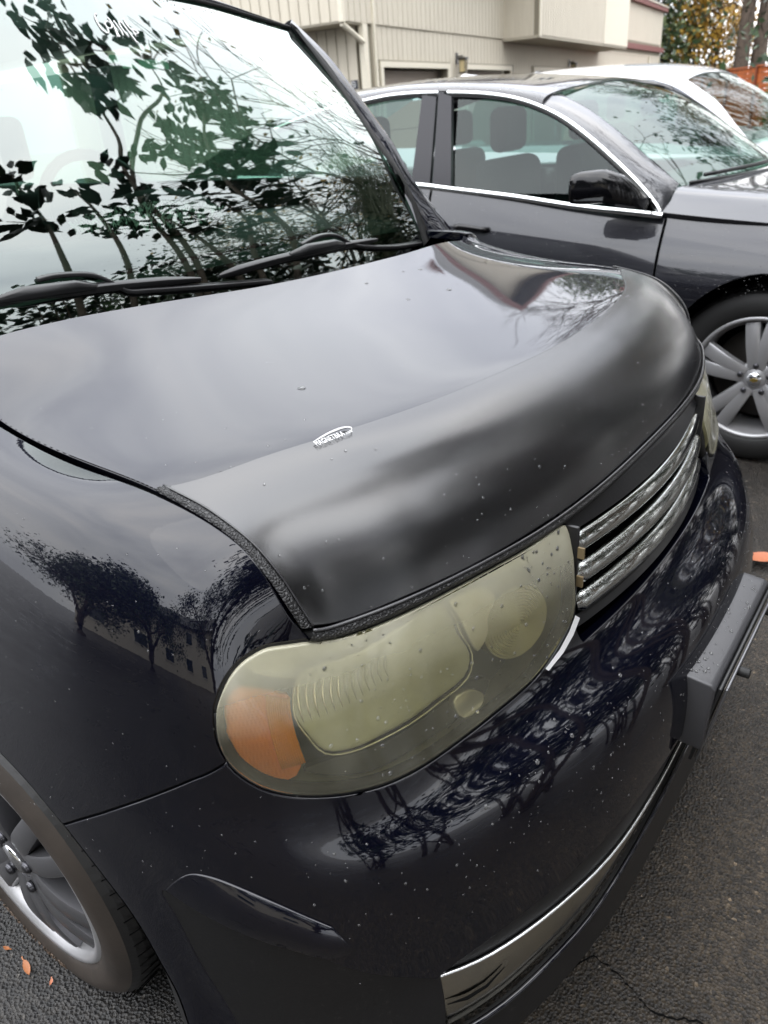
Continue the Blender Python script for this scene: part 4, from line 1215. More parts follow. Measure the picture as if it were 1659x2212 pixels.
# ================================================================== wheels of the near car
def lathe_x(prof, n=64, cx=0):
    """profile of (radius, outward) spun round the wheel axle; outward is -x"""
    v = []; f = []
    for r_, h in prof:
        for i in range(n):
            t = 2 * math.pi * i / n; v.append((-h, r_ * math.cos(t), r_ * math.sin(t)))
    for j in range(len(prof) - 1):
        for i in range(n): f.append((j * n + i, j * n + (i + 1) % n, (j + 1) * n + (i + 1) % n, (j + 1) * n + i))
    return v, f
def wheel(name, root, pos, rt, rr, width, spokes, style):
    w = empty(name, (0, 0, 0)); w.parent = root
    prof = [(rr - .004, -.02), (rr + .004, .0), (rr + .012, .004), (rr + .030, .010), (rt - .030, .006), (rt - .014, -.006)]
    v, f = lathe_x(prof, 72); mesh_obj('tyre_sidewall', v, f, M['tyre'], None, True).parent = w
    # tread with real grooves
    prof = [(rt - .014, -.006), (rt - .006, -.016), (rt - .001, -.028)]
    x = .028
    for g in (.055, .095, .135):
        prof += [(rt, -(g - .004)), (rt - .008, -(g - .003)), (rt - .008, -(g + .003)), (rt, -(g + .004))]
    prof += [(rt - .001, -(width - .02)), (rt - .02, -width), (rr, -width + .01)]
    v, f = lathe_x(prof, 72); mesh_obj('tyre_tread', v, f, M['tread'], None, False).parent = w
    mb = MB()
    for k in range(72):
        t = 2 * math.pi * k / 72; c, s = math.cos(t), math.sin(t); t2 = t + .045
        for x0, x1 in ((.012, .05), (.1, .13)):
            a = Vector((x0, c * (rt + .0004), s * (rt + .0004))); b = Vector((x1, math.cos(t2) * (rt + .0004), math.sin(t2) * (rt + .0004)))
            mb.tube([a, b], .0013, 4)
    mb.build('tread_sipes', M['void'], None, kind='stuff').parent = w
    # rim barrel and lip
    prof = [(rr + .004, -.002), (rr - .002, .003), (rr - .010, .001), (rr - .014, -.012), (rr - .026, -.03), (rr - .03, -.15)]
    v, f = lathe_x(prof, 72); mesh_obj('rim', v, f, M['alloy'], None, True).parent = w
    v, f = lathe_x([(.0, -.10), (rr - .06, -.10), (rr - .06, -.115), (0, -.115)], 48); mesh_obj('brake_disc', v, f, M['disc'], None, True).parent = w
    v, f = lathe_x([(rr - .03, -.15), (0, -.15)], 32); mesh_obj('wheel_back', v, f, M['void'], None, True).parent = w
    for k in range(spokes):
        t = 2 * math.pi * k / spokes + style['phase']
        if style.get('pair'): t = 2 * math.pi * (k // 2) / (spokes // 2) + (style['pair'] if k % 2 else -style['pair']) + style['phase']
        ro = rr - .018
        def X(r_, s_, h):
            tt = t + s_ / max(r_, .02); return (-h, r_ * math.cos(tt), r_ * math.sin(tt))
        st = []
        rs_ = np.linspace(.045, ro, 8)
        for r_ in rs_:
            q = (r_ - .045) / (ro - .045); hw = style['w0'] * (1 - q) + style['w1'] * q; h = style['h0'] * (1 - q) ** 2 + style['h1'] * q + .010 * math.sin(math.pi * q)
            tw = style.get('twist', 0) * q
            st.append([X(r_, -hw + tw, h - .030), X(r_, -hw * .92 + tw, h - .003), X(r_, -hw * .7 + tw, h), X(r_, hw * .7 + tw, h), X(r_, hw * .92 + tw, h - .003), X(r_, hw + tw, h - .030)])
        v = [p for s_ in st for p in s_]; m = 6
        f = [(i * m + j, i * m + (j + 1) % m, (i + 1) * m + (j + 1) % m, (i + 1) * m + j) for i in range(7) for j in range(m)]
        f += [tuple(range(m))[::-1], tuple(7 * m + j for j in range(m))]
        o = mesh_obj('spoke', v, f, M[style['mat']], None, True); o.parent = w
        md = o.modifiers.new('split', 'EDGE_SPLIT'); md.split_angle = R(40)
    v, f = lathe_x([(.068, -.03), (.068, style['h0'] - .012), (.060, style['h0'] - .004), (.034, style['h0'] - .002), (.030, style['h0'] + .002), (0, style['h0'] + .003)], 40)
    mesh_obj('hub', v, f, M[style['mat']], None, True).parent = w
    for k in range(5 if not style.get('six') else 6):
        t = 2 * math.pi * k / (5 if not style.get('six') else 6) + .3; c, s = math.cos(t) * .054, math.sin(t) * .054
        mb = MB(); mb.tube([(.0, c, s), (-style['h0'] - .008, c, s)], .0105, 10); mb.sphere((-style['h0'] - .008, c, s), (.004, .0095, .0095), 10, 6)
        mb.build('lug_nut', M['nut'], None, True).parent = w
    v, f = lathe_x([(.028, style['h0'] + .002), (.026, style['h0'] + .006), (0, style['h0'] + .008)], 32); mesh_obj('centre_cap', v, f, M['alloy_polished'], None, True).parent = w
    w.location = pos
    return w
near_style = dict(phase=.35, w0=.024, w1=.020, h0=-.002, h1=-.006, mat='alloy_grey', twist=.0)
near_style['pair'] = .20
car.location = car.location
bpy.context.view_layer.update()
wh = wheel('front_wheel', car, (0, 0, 0), .293, .212, .185, 12, near_style)
wh.matrix_parent_inverse = car.matrix_world.inverted(); wh.location = (-.832, .788, .279); wh.rotation_euler = (0, 0, R(1.4))
# raised lettering on the near tyre's sidewall
def flat_text(body, size, extr=0.0):
    cu = bpy.data.curves.new('txt', 'FONT'); cu.body = body; cu.size = size; cu.extrude = extr; cu.resolution_u = 2; cu.space_character = 1.1
    t = bpy.data.objects.new('txt', cu); COL.objects.link(t); bpy.context.view_layer.update()
    me = bpy.data.meshes.new_from_object(t.evaluated_get(bpy.context.evaluated_depsgraph_get()))
    V = [tuple(v_.co) for v_ in me.vertices]; F_ = [tuple(p.vertices) for p in me.polygons]
    bpy.data.objects.remove(t); bpy.data.curves.remove(cu); bpy.data.meshes.remove(me)
    return V, F_
V_, F_ = flat_text('ESA TECAR 19131 L 17121 561', .016, .0006)
wx = max(p[0] for p in V_); v = []
for x, y, z in V_:
    t = math.pi * 1.40 + (x - wx / 2) / .245 * 1.25; r_ = .262 - y * 1.0
    t = math.pi * 1.42 - (wx / 2 - x) / .25
    v.append((-.0105 - z * 1.5, -(.238 + y) * math.cos(t), (.238 + y) * math.sin(t)))
o = mesh_obj('sidewall_lettering', v, F_, simple('worn_tyre_lettering', (.12, .085, .06), .6), None); o.parent = wh
for px, py, flip in ((.832, .788, True), (-.80, 3.31, False), (.80, 3.31, True)):
    c = copy_tree(wh, car); c.matrix_parent_inverse = car.matrix_world.inverted(); c.location = (px, py, .279); c.rotation_euler = (0, 0, math.pi if flip else 0)
for o in car.children:
    if o.name.startswith('front_wheel') and o.matrix_basis.translation.y > 3: o.name = 'rear_wheel'

# ================================================================== hood bra: a cover that lifts off
bra = empty('hood_bra', (0, .25, .95), 'satin black vinyl cover with grained edging strapped over the front of the hood', 'car bra')
BT = [tuple(p) for p in crv([(4.99,4.50),(4.64,4.61),(3.70,5.12),(3.12,5.34),(2.61,5.47),(2.15,5.52),(1.74,5.58),(1.31,5.62),(.89,5.64),(.46,5.67),(0,5.70),(-.56,5.71),(-1.08,5.71),(-1.76,5.69),(-2.4,5.60),(-3.1,5.42),(-3.8,5.15),(-4.6,4.8),(-4.99,4.6)], 5)]
SI = [tuple(p) for p in crv([(4.64,4.62),(4.65,5.5),(4.74,6.22),(4.75,7.07),(4.78,7.73),(4.78,8.42),(4.70,8.97)], 5)]
top_mid = [p for p in BT if -4.6 < p[0] < 4.62]
panel = top_mid + mirror(SI)[0:0] + [(-u, v) for u, v in SI][1:] + [(-4, 8.985), (0, 8.985), (4, 8.985)] + SI[::-1][:-1]
def bra_fn(V, P, N):
    # soft creases where the vinyl is stretched over the nose
    u, v = V[:, 0], V[:, 1]
    def ridge(u0, v0, u1, v1, w, h):
        d = np.array([u1 - u0, (v1 - v0)]); L_ = np.hypot(*d); d /= L_
        a = (u - u0) * d[0] + (v - v0) * d[1]; b_ = -(u - u0) * d[1] + (v - v0) * d[0]
        e_ = np.clip(np.minimum(a, L_ - a) / .8, 0, 1); return h * np.exp(-(b_ / w) ** 2) * e_ * e_ * (3 - 2 * e_)
    H = ridge(4.4, 6.55, 1.0, 6.95, .28, .0030) + ridge(2.6, 6.9, -1.2, 6.55, .30, .0032) + ridge(-.1, 6.35, -1.6, 5.9, .18, .0030) + ridge(4.4, 7.0, 2.6, 7.35, .4, -.0016) + ridge(-.5, 6.55, -3.2, 6.8, .3, .0018)
    H = H + .0004 * np.sin(u * 1.9 + v * 1.3) * np.clip((v - 5.9), 0, 1) * np.clip((8.8 - v), 0, 1)
    P = P + N * H[:, None]
    e2 = .02
    def Hf(u, v):
        return None
    return P, N
bp = net_patch('cover_panel', NH, panel, M['bra'], bra, .085, .0022, .003, 0, fn=bra_fn)
# normals must follow the creases
me = bp.data
bm_n = [np.array(v_.normal) for v_ in me.vertices]
me.normals_split_custom_set_from_vertices([tuple(n_) for n_ in bm_n])
def bstrip(pts_out, pts_in, name, off=.004):
    t = np.linspace(0, 1, 60)
    def rs(P):
        P = np.array(P); d = np.r_[0, np.cumsum(np.linalg.norm(np.diff(P, axis=0), axis=1))]; d /= d[-1]
        return np.stack([np.interp(t, d, P[:, 0]), np.interp(t, d, P[:, 1])], 1)
    A2, B2 = rs(pts_out), rs(pts_in); v = []; m = 7
    for j in range(m):
        w = j / (m - 1); Q = A2 * (1 - w) + B2 * w; P = NH(Q[:, 0], Q[:, 1]); N = NH.normal(Q[:, 0], Q[:, 1])
        h = off * (.15 + .85 * math.sin(math.pi * w) ** .5) if 0 < w < 1 else 0.0
        v += list(P + N * (h + .0004))
    f = [(j * 60 + i, j * 60 + i + 1, (j + 1) * 60 + i + 1, (j + 1) * 60 + i) for j in range(m - 1) for i in range(59)]
    return mesh_obj(name, v, f, M['strap'], bra, True)
OUT = [(5.01, 4.55), (5.02, 5.5), (5.04, 6.5), (5.06, 7.5), (5.06, 8.4), (5.0, 9.0)]
for s_ in (1, -1):
    bstrip([(s_ * u, v) for u, v in OUT], [(s_ * u, v) for u, v in SI], 'grained_edging')
# lower edging wraps under the lip, with a thin shiny piping along the fold
us = np.concatenate([np.linspace(-5.6, 5.6, 120)])
hx = lambda u: NF(u, .0)
A_ = P3([(u, .015) for u in us], .006); Bm = P3([(u, .12) for u in us], .0085); B_ = P3([(u, .255) for u in us], .0055)
C_ = P3([(u, .28) for u in us], -.004)
n = len(us); v = list(A_) + list(Bm) + list(B_) + list(C_)
mesh_obj('grained_edging', v, [(j * n + i, j * n + i + 1, (j + 1) * n + i + 1, (j + 1) * n + i) for j in range(3) for i in range(n - 1)], M['strap'], bra, True)
Q = P3([(u, .0) for u in us], .0065); mb = MB(); mb.tube([p for p in Q], .0021, 7); mb.build('piping', M['piping'], bra, True)
for s_ in (1, -1):
    q = np.array([(s_ * u, v) for u, v in SI]); Q = NH(q[:, 0], q[:, 1]) + NH.normal(q[:, 0], q[:, 1]) * .0035
    mb = MB(); mb.tube([p for p in Q], .0012, 6); mb.build('side_piping', M['piping'], bra, True)
# printed web address
V_, F_ = flat_text('MAGNETBRA', 1.0); wx = max(p[0] for p in V_); hy = max(p[1] for p in V_)
o0 = np.array((2.70, 5.71)); ex = (np.array((2.40, 5.705)) - o0); 
def logo(x, y, off=.0055):
    # x 0..1 along the print, y 0..1 up its height
    q0 = np.array((2.70, 5.715)); qx = np.array((-.41, -.030)); qy = np.array((-.035, -.165))
    q = q0 + qx * x + qy * y * (1 - .0 * x); return NH(q[0], q[1]) + NH.normal(q[0], q[1]) * off
v = [logo(p[0] / wx * .76, p[1] / hy * .78) for p in V_]
mesh_obj('web_print', v, F_, M['decal'], bra)
V2, F2 = flat_text('.com', 1.0); w2 = max(p[0] for p in V2)
v = [logo(.775 + p[0] / w2 * .17, p[1] / hy * .50 - .0) for p in V2]
mesh_obj('web_print', v, F2, M['decal'], bra)
arc = crv([(0, .78), (.2, .95), (.5, 1.15), (.75, 1.18), (.92, 1.0), (.99, .65), (.96, .35)], 6)
mb = MB(); P_ = [logo(a, b) for a, b in arc]; mb.tube(P_, [.0004 + .0013 * math.sin(math.pi * min(1, i / len(P_) * 1.1)) for i in range(len(P_))], 5); mb.build('print_swoosh', M['decal'], bra)
rr_ = random.Random(8); dl = []
for k in range(520):
    u = rr_.uniform(-4.6, 4.6); v = rr_.uniform(5.6, 8.9)
    w = .18 + .5 * math.exp(-((v - 8.5) / .8) ** 2) * (u < 2.5) + .3 * (abs(u + 1.2) < 1.2 and v < 6.4)
    if rr_.random() > w: continue
    if v < np.interp(u, [p[0] for p in BT[::-1]], [p[1] for p in BT[::-1]]) + .1: continue
    dl.append((NH(u, v) + NH.normal(u, v) * .0026, NH.normal(u, v), rr_.choice([.0007, .0009, .0012, .0016])))
drops('cover_raindrops', dl, bra, M['water'])

# ================================================================== things inside the near car
mat_ = empty('dash_mat', (.19, 1.46, 1.105), 'round shaggy black and white mat lying on the dashboard behind the windscreen', 'mat')
mb = MB(); mb.sphere((.19, 1.46, 1.105), (.185, .185, .03), 32, 8); mb.build('mat_backing', M['shag_b'], mat_ if False else None, True)
bpy.data.objects[-1] if False else None
backing = [o for o in COL.objects if o.name.startswith('mat_backing')][0]; inv_parent(backing, mat_)
rr_ = random.Random(11)
for nm, mt, k0 in (('pale_yarn', 'shag_a', 0), ('dark_yarn', 'shag_b', 1)):
    mb = MB()
    for k in range(1500):
        a = rr_.uniform(0, 2 * math.pi); r_ = .18 * math.sqrt(rr_.random()); x = .19 + r_ * math.cos(a); y = 1.46 + r_ * math.sin(a); z = 1.108 + .028 * (1 - (r_ / .185) ** 2)
        dx, dy = rr_.uniform(-.016, .016), rr_.uniform(-.016, .016); s_ = .0028
        mb.tube([(x, y, z), (x + dx * .5, y + dy * .5, z + .012), (x + dx, y + dy, z + .020 + rr_.uniform(-.006, .004))], [s_, s_, s_ * .6], 3, False)
    mb.build(nm, M[mt], mat_, kind='stuff')
rc = MB(); rc.sphere((.02, 2.05, 1.30), (.035, .03, .028), 10, 7); o = rc.build('red_tassel', M['red_cloth'], None, True); tag(o, 'small red cloth bobble hanging inside the near car behind the windscreen', 'ornament')
# ================================================================== dark sedan parked alongside
GS = 0.0
sed = empty('sedan', (2.85, 2.0, GZ), 'charcoal black sedan with chrome window trim parked beside the near compact car', 'car')
def npatch(name, net, poly, mat, parent, step=.3, off=0, thick=.02, gap=.002, holes=(), lip=True):
    return net_patch(name, net, poly, mat, parent, step, off, thick, gap, holes, lip)
ys = [-.80,-.45,0,.31,.70,1.2,1.75,2.4,3.2,3.95]
top = [.66,.79,.852,.878,.903,.958,1.018,1.055,1.08,1.06]
frn = [.42,.12,.02,0,0,0,0,0,.0,.06]
rows = [(1.0,1.945,1.0),(0,1.897,.89),(0,1.860,.775),(0,1.858,.66),(0,1.888,.50),(0,1.912,.33),(0,1.95,.18)]
net = []
for k, (a, x, z) in enumerate(rows):
    r = []
    for y, tz, fx in zip(ys, top, frn):
        zz = tz if k == 0 else .18 + (z - .18) * ((tz - .18) / .82) ** .9 if k < 6 else .18
        r.append((x + fx, y, zz))
    net.append(r)
NS = Net(net, mirror=False)
def s_u(y): return float(np.interp(y, ys, range(len(ys))))
def s_uv(y, z):
    u = s_u(y); vv = np.linspace(0, 6, 61); zz = NS(np.full(61, u), vv)[:, 2]
    return (u, float(np.interp(-z, -zz, vv)))
arch_ = [s_uv(.311 + .352 * math.cos(t), .335 + .388 * math.sin(t)) for t in np.linspace(-.40, math.pi + .40, 30)]
SN = NS.normal(3.0, 3.0)
SGN = 1 if SN[0] < 0 else -1
class Flip:
    def __init__(s, n): s.n = n
    def __call__(s, u, v): return s.n(u, v)
    def normal(s, u, v): return -s.n.normal(u, v)
if SGN < 0: NSf = Flip(NS)
else: NSf = NS
npatch('front_wing', NSf, [(0.0, .02), (s_u(.703), .02), (s_u(.700), 5.95)] + arch_[::-1][0:0] + [(arch_[0][0], 5.95)] + arch_ + [(arch_[-1][0], 5.95), (0, 5.95)], M['sedan_paint'], sed, .16)
sd = empty('front_door', (1.9, 1.2, .6)); sd.parent = sed; sd.matrix_parent_inverse = Matrix.Translation(sed.location).inverted()
def cpar(o, p): inv_parent(o, p); return o
npatch('door_skin', NSf, [(s_u(.708), .02), (s_u(1.748), .02), (s_u(1.748), 5.4), (s_u(.708), 5.4)], M['sedan_paint'], sd, .16)
rd = empty('rear_door', (1.9, 2.2, .6)); rd.parent = sed; rd.matrix_parent_inverse = Matrix.Translation(sed.location).inverted()
npatch('door_skin', NSf, [(s_u(1.756), .02), (s_u(2.75), .02), (s_u(2.75), 5.4), (s_u(1.756), 5.4)], M['sedan_paint'], rd, .2)
npatch('rear_quarter', NSf, [(s_u(2.758), .02), (9, .02), (9, 5.95), (s_u(.71), 5.95), (s_u(.71), 5.44), (s_u(2.758), 5.44)], M['sedan_paint'], sed, .2)
v, f = [], []
arc_pts = [(.311 + .352 * math.cos(t), .335 + .388 * math.sin(t)) for t in np.linspace(-.3, math.pi + .3, 30)]
for i, (y, z) in enumerate(arc_pts): v += [(1.915, y, z), (2.25, y, z)]
mesh_obj('wheel_well', v, [(2 * i, 2 * i + 1, 2 * i + 3, 2 * i + 2) for i in range(29)], M['void'], sed, True)
mb = MB(); mb.box((2.16, -.10, .15), (2.20, .72, .80)); mb.build('inner_wing', M['void'], sed)
mb = MB(); mb.box((2.0, .78, .25), (3.7, 3.8, .30)); mb.build('car_floor', M['void'], sed)
mb = MB(); mb.tube([(1.885, 1.60, .86), (1.868, 1.57, .865), (1.866, 1.46, .853), (1.885, 1.43, .85)], .011, 8); mb.build('door_handle', M['gloss_black'], sd, True)
gx = lambda z: 1.93 + (z - .95) * .28
def gp(y, z, o=0): return np.array((gx(z) - o, y, z))
ao = crv([(2.75,1.30),(2.45,1.362),(2.172,1.388),(1.989,1.399),(1.768,1.391),(1.532,1.369),(1.35,1.332),(1.186,1.27),(1.051,1.192),(.916,1.097),(.81,1.015),(.73,.94),(.716,.905)], 5)
ai = crv([(2.72,1.275),(2.43,1.335),(2.17,1.360),(1.986,1.371),(1.768,1.364),(1.532,1.342),(1.357,1.308),(1.203,1.250),(1.070,1.172),(.937,1.079),(.836,1.002),(.765,.938),(.748,.925)], 5)
am_ = [a * .42 + b * .58 for a, b in zip(ao, ai)]
def yzband(name, A_, B_, oa, ob, mat, par, h=.004):
    n = len(A_); v = [gp(*a, o=oa - .004) for a in A_] + [gp(*a, o=oa + h) for a in A_] + [gp(*b, o=ob + h) for b in B_] + [gp(*b, o=ob - .004) for b in B_]
    return mesh_obj(name, v, [(j * n + i, j * n + i + 1, (j + 1) * n + i + 1, (j + 1) * n + i) for j in range(3) for i in range(n - 1)], mat, par, True)
k_b = 20   # where the b-pillar meets the arc
yzband('chrome_arc', ao[:k_b + 1], am_[:k_b + 1], 0, 0, M['bright'], rd, .007)
yzband('chrome_arc', ao[k_b + 1:], am_[k_b + 1:], 0, 0, M['bright'], sd, .007)
yzband('window_sash', am_, ai, -.003, -.003, M['plastic'], sed)
belt = [(3.0,1.085,1.060),(2.4,1.065,1.040),(1.871,1.038,1.014),(1.656,1.017,.996),(1.335,.984,.963),(1.069,.950,.930),(.762,.922,.902),(.712,.917,.899)]
bt = crv([(y, a) for y, a, b in belt], 5); bb = crv([(y, b) for y, a, b in belt], 5)
kb = 13
yzband('chrome_belt', bt[:kb + 1], bb[:kb + 1], 0, 0, M['bright'], rd, .008)
yzband('chrome_belt', bt[kb:], bb[kb:], 0, 0, M['bright'], sd, .008)
# b-pillar blacks
for (y0, y1, y2, y3), par in (((1.765, 1.698, 1.652, 1.750), sd), ((1.85, 1.775, 1.765, 1.865), rd)):
    v = [gp(y0, 1.382, .005), gp(y1, 1.366, .005), gp(y2, 1.020, .005), gp(y3, 1.03, .005)]
    mesh_obj('pillar_cover', v + [p + np.array([.02, 0, 0]) for p in v], [(0, 1, 2, 3), (4, 7, 6, 5), (0, 4, 5, 1), (1, 5, 6, 2), (2, 6, 7, 3), (3, 7, 4, 0)], simple('satin_pillar_black', (.03, .029, .034), .3), par)
# side glass
fd = [tuple(a) for a in ai if a[0] < 1.72] ; fg = fd + [(.77, .915), (1.65, 1.01)]
mesh_obj('door_glass', [gp(y, z, -.012) for y, z in fg], [tuple(range(len(fg)))], M['sedan_glass'], sd)
fg = [tuple(a) for a in ai if a[0] > 1.83] + [(1.86, 1.03), (2.8, 1.06)]
mesh_obj('door_glass', [gp(y, z, -.012) for y, z in fg], [tuple(range(len(fg)))], M['sedan_glass'], rd)
# mirror triangle
v = [gp(.765, .93, .004), gp(.90, .93, .004), gp(.90, 1.03, .004), gp(.86, 1.0, .004)]
mesh_obj('mirror_sail', v, [(0, 1, 2, 3)], M['plastic'], sd)
mir = empty('door_mirror', (1.8, .85, 1.02)); cpar(mir, sd); mir.matrix_basis = Matrix.Translation((1.8, .85, 1.02))
sec = [((1.735, .99, 1.02), .040, .05), ((1.738, .955, 1.025), .047, .058), ((1.745, .87, 1.028), .048, .056), ((1.765, .815, 1.012), .040, .048), ((1.80, .775, .985), .028, .032), ((1.87, .76, .952), .022, .024), ((1.93, .76, .945), .02, .022)]
v = []; n = 16
for (c, rx, rz) in sec:
    for k in range(n):
        t = 2 * math.pi * k / n; cx_, sz_ = math.cos(t), math.sin(t); s1 = abs(cx_) ** .7 * (1 if cx_ > 0 else -1); s2 = abs(sz_) ** .7 * (1 if sz_ > 0 else -1)
        v.append((c[0] + rx * s1, c[1], c[2] + rz * s2))
f = [(i * n + k, i * n + (k + 1) % n, (i + 1) * n + (k + 1) % n, (i + 1) * n + k) for i in range(len(sec) - 1) for k in range(n)] + [tuple(range(n))]
mesh_obj('mirror_shell', v, f, M['gloss_black'], mir, True)
v = [(1.735 + .036 * math.cos(t), .993, 1.02 + .045 * math.sin(t)) for t in np.linspace(0, 2 * math.pi, 20)[:-1]]
mesh_obj('mirror_glass', v, [tuple(range(19))], M['sedan_glass'], mir)
mb = MB(); mb.box((1.698, .86, .985), (1.704, .97, .993)); mb.build('mirror_lamp', M['chrome'], mir)
# a-pillar, roof, windscreen, hood
we = crv([(2.24,1.30,1.345),(2.20,1.25,1.331),(2.18,1.125,1.271),(2.155,.982,1.182),(2.125,.838,1.080),(2.10,.718,.998)], 5)
aop = [gp(*a) for a in ao if a[0] < 1.34]; t1 = np.linspace(0, 1, 26)
def rs3(P):
    P = np.array(P); d = np.r_[0, np.cumsum(np.linalg.norm(np.diff(P, axis=0), axis=1))]; d /= d[-1]; return np.stack([np.interp(t1, d, P[:, i]) for i in range(3)], 1)
A_, B_ = rs3(aop), rs3(we); mid = (A_ + B_) / 2 + np.array([-.012, -.004, .012])
v = list(A_) + list(mid) + list(B_)
mesh_obj('a_pillar', v, [(j * 26 + i, j * 26 + i + 1, (j + 1) * 26 + i + 1, (j + 1) * 26 + i) for j in (0, 1) for i in range(25)], M['sedan_paint'], sed, True)
rail = [gp(*a) for a in ao if a[0] >= 1.30]
ryy = [2.75, 2.45, 2.17, 1.99, 1.77, 1.53, 1.35, 1.27]
rz = [1.43, 1.455, 1.462, 1.460, 1.448, 1.425, 1.400, 1.383]
net = []
for y, zc in zip(ryy, rz):
    zr = float(np.interp(y, [a[0] for a in ao[::-1]], [a[1] for a in ao[::-1]])); xr = gx(zr)
    r = [(xr, y, zr), (xr + .05, y - .0, zr + (zc - zr) * .42), (2.28, y, zr + (zc - zr) * .72), (2.55, y, zc - .006), (2.845, y, zc), (3.14, y, zc - .006), (3.41, y, zr + (zc - zr) * .72), (5.69 - xr - .05, y, zr + (zc - zr) * .42), (5.69 - xr, y, zr)]
    net.append(r)
NR = Net(net, mirror=False)
if NR.normal(4, 3)[2] < 0: NR = Flip(NR)
npatch('roof', NR, [(0, 0), (8, 0), (8, 7), (0, 7)], M['sedan_paint'], sed, .25, 0, .01, 0)
net = [[(2.22,1.262,1.333),(2.52,1.268,1.366),(2.845,1.265,1.378),(3.17,1.268,1.366),(3.47,1.262,1.333)],
       [(2.18,1.125,1.271),(2.52,1.08,1.293),(2.845,1.06,1.301),(3.17,1.08,1.293),(3.52,1.125,1.268)],
       [(2.15,.945,1.158),(2.52,.85,1.160),(2.845,.815,1.162),(3.17,.85,1.160),(3.55,.945,1.14)],
       [(2.11,.712,.992),(2.52,.585,.985),(2.845,.53,.985),(3.17,.585,.985),(3.58,.712,.96)]]
NWs = Net(net, mirror=False)
if NWs.normal(2, 1)[2] < 0: NWs = Flip(NWs)
npatch('windscreen', NWs, [(0, 0), (4, 0), (4, 3), (0, 3)], M['sedan_ws'], sed, .2, 0, .004, 0)
mb = MB(); mb.tube([p for p in [NWs(4.0, t) for t in np.linspace(0, 3, 12)]], .007, 6); mb.build('far_glass_moulding', M['rubber'], sed, True)
mb = MB(); mb.tube([NWs(t, 3.0) + np.array([0, -.006, .006]) for t in np.linspace(.1, 3.9, 20)], .007, 6); mb.build('cowl', M['plastic'], sed, True)
mb = MB(); P_ = [NWs(t, 2.94 - .06 * math.sin(t * .8)) + np.array([0, -.012, .012]) for t in np.linspace(.35, 2.6, 12)]; mb.tube(P_, .008, 6); mb.build('wiper_blade', M['plastic'], sed, True)
net = []
for y, z, e_ in ((.72,1.0,0), (.45,.975,0), (.0,.935,.02), (-.45,.86,.10), (-.80,.70,.42)):
    net.append([(1.93 + e_, y, z - .080), (2.02 + e_, y - .0, z - .034), (2.12 + e_ * .8, y, z - .009), (2.4 + e_ * .5, y - .03, z), (2.845, y - .06, z + .008), (3.29 - e_ * .5, y - .03, z), (3.57 - e_ * .8, y, z - .012), (3.67 - e_, y, z - .045), (3.76 - e_, y, z - .095)])
NHs = Net(net, mirror=False)
if NHs.normal(4, 2)[2] < 0: NHs = Flip(NHs)
npatch('wing_top', NHs, [(0, 0), (2.0, 0), (1.95, 4), (0, 4)], M['sedan_paint'], sed, .2)
npatch('hood', NHs, [(2.05, .1), (5.95, .1), (6, 3.9), (2, 3.9)], M['sedan_paint'], sed, .25)
npatch('wing_top', NHs, [(6.0, 0), (8, 0), (8, 4), (6.05, 4)], M['sedan_paint'], sed, .25)
mb = MB(); mb.box((2.4, -.86, .2), (3.3, -.6, .62)); bevel(mb.build('nose', M['plastic'], sed), .06, 4)
mb = MB(); mb.box((3.68, -.4, .2), (3.76, 3.9, .98)); bevel(mb.build('far_side', M['sedan_paint'], sed), .03, 3)
mb = MB(); mb.box((1.98, 3.95, .2), (3.70, 4.1, 1.0)); bevel(mb.build('tail', M['sedan_paint'], sed), .05, 3)
mb = MB(); mb.add([(2.1, 3.9, 1.0), (3.6, 3.9, 1.0), (3.4, 2.8, 1.40), (2.3, 2.8, 1.40)], [(0, 1, 2, 3)]); mb.build('rear_glass', M['sedan_glass'], sed)
mb = MB(); mb.add([(3.72, .85, .98), (3.75, 2.7, 1.06), (3.64, 2.5, 1.37), (3.64, 1.5, 1.37)], [(0, 1, 2, 3)]); mb.build('far_door_glass', M['sedan_glass'], sed)
mb = MB(); mb.add([(2.05, 1.0, .98), (3.65, 1.0, .98), (3.65, .6, .96), (2.05, .6, .96)], [(0, 1, 2, 3)]); mb.build('dashboard', M['dash'], sed)
for x, y in ((2.42, 1.55), (3.28, 1.55), (2.42, 2.35), (3.28, 2.35)):
    st = empty('cabin_seat', (x, y, .6)); cpar(st, sed); st.matrix_basis = Matrix.Translation((x, y, .6))
    mb = MB(); mb.box((x - .24, y, .45), (x + .24, y + .14, 1.10)); bevel(mb.build('seat_back', M['seat'], st), .06, 4)
    mb = MB(); mb.box((x - .13, y + .03, 1.12), (x + .13, y + .12, 1.31)); bevel(mb.build('head_restraint', M['seat'], st), .045, 4)
sw = wheel('front_wheel', sed, (0, 0, 0), .335, .235, .20, 10, dict(phase=math.pi / 2, w0=.025, w1=.028, h0=-.004, h1=-.010, mat='alloy', pair=.17, six=False))
sw.matrix_parent_inverse = Matrix.Translation(sed.location).inverted(); sw.location = (1.925, .311, .323)
c = copy_tree(sw, sed); c.name = 'rear_wheel'; c.matrix_parent_inverse = sw.matrix_parent_inverse; c.location = (1.925, 3.12, .323)
c = copy_tree(sw, sed); c.matrix_parent_inverse = sw.matrix_parent_inverse; c.location = (3.765, .311, .323); c.rotation_euler = (0, 0, math.pi)
em = MB(); em.mat = 0
bt_ = [(-.013, -.0045), (-.0045, -.0045), (-.0045, -.007), (.0045, -.007), (.0045, -.0045), (.013, -.0045), (.011, .0045), (.0045, .0045), (.0045, .007), (-.0045, .007), (-.0045, .0045), (-.015, .0045)]
em.add([(-.0062, a, b) for a, b in bt_] + [(-.0035, a, b) for a, b in bt_], [tuple(range(12))] + [(i, (i + 1) % 12, 12 + (i + 1) % 12, 12 + i) for i in range(12)])
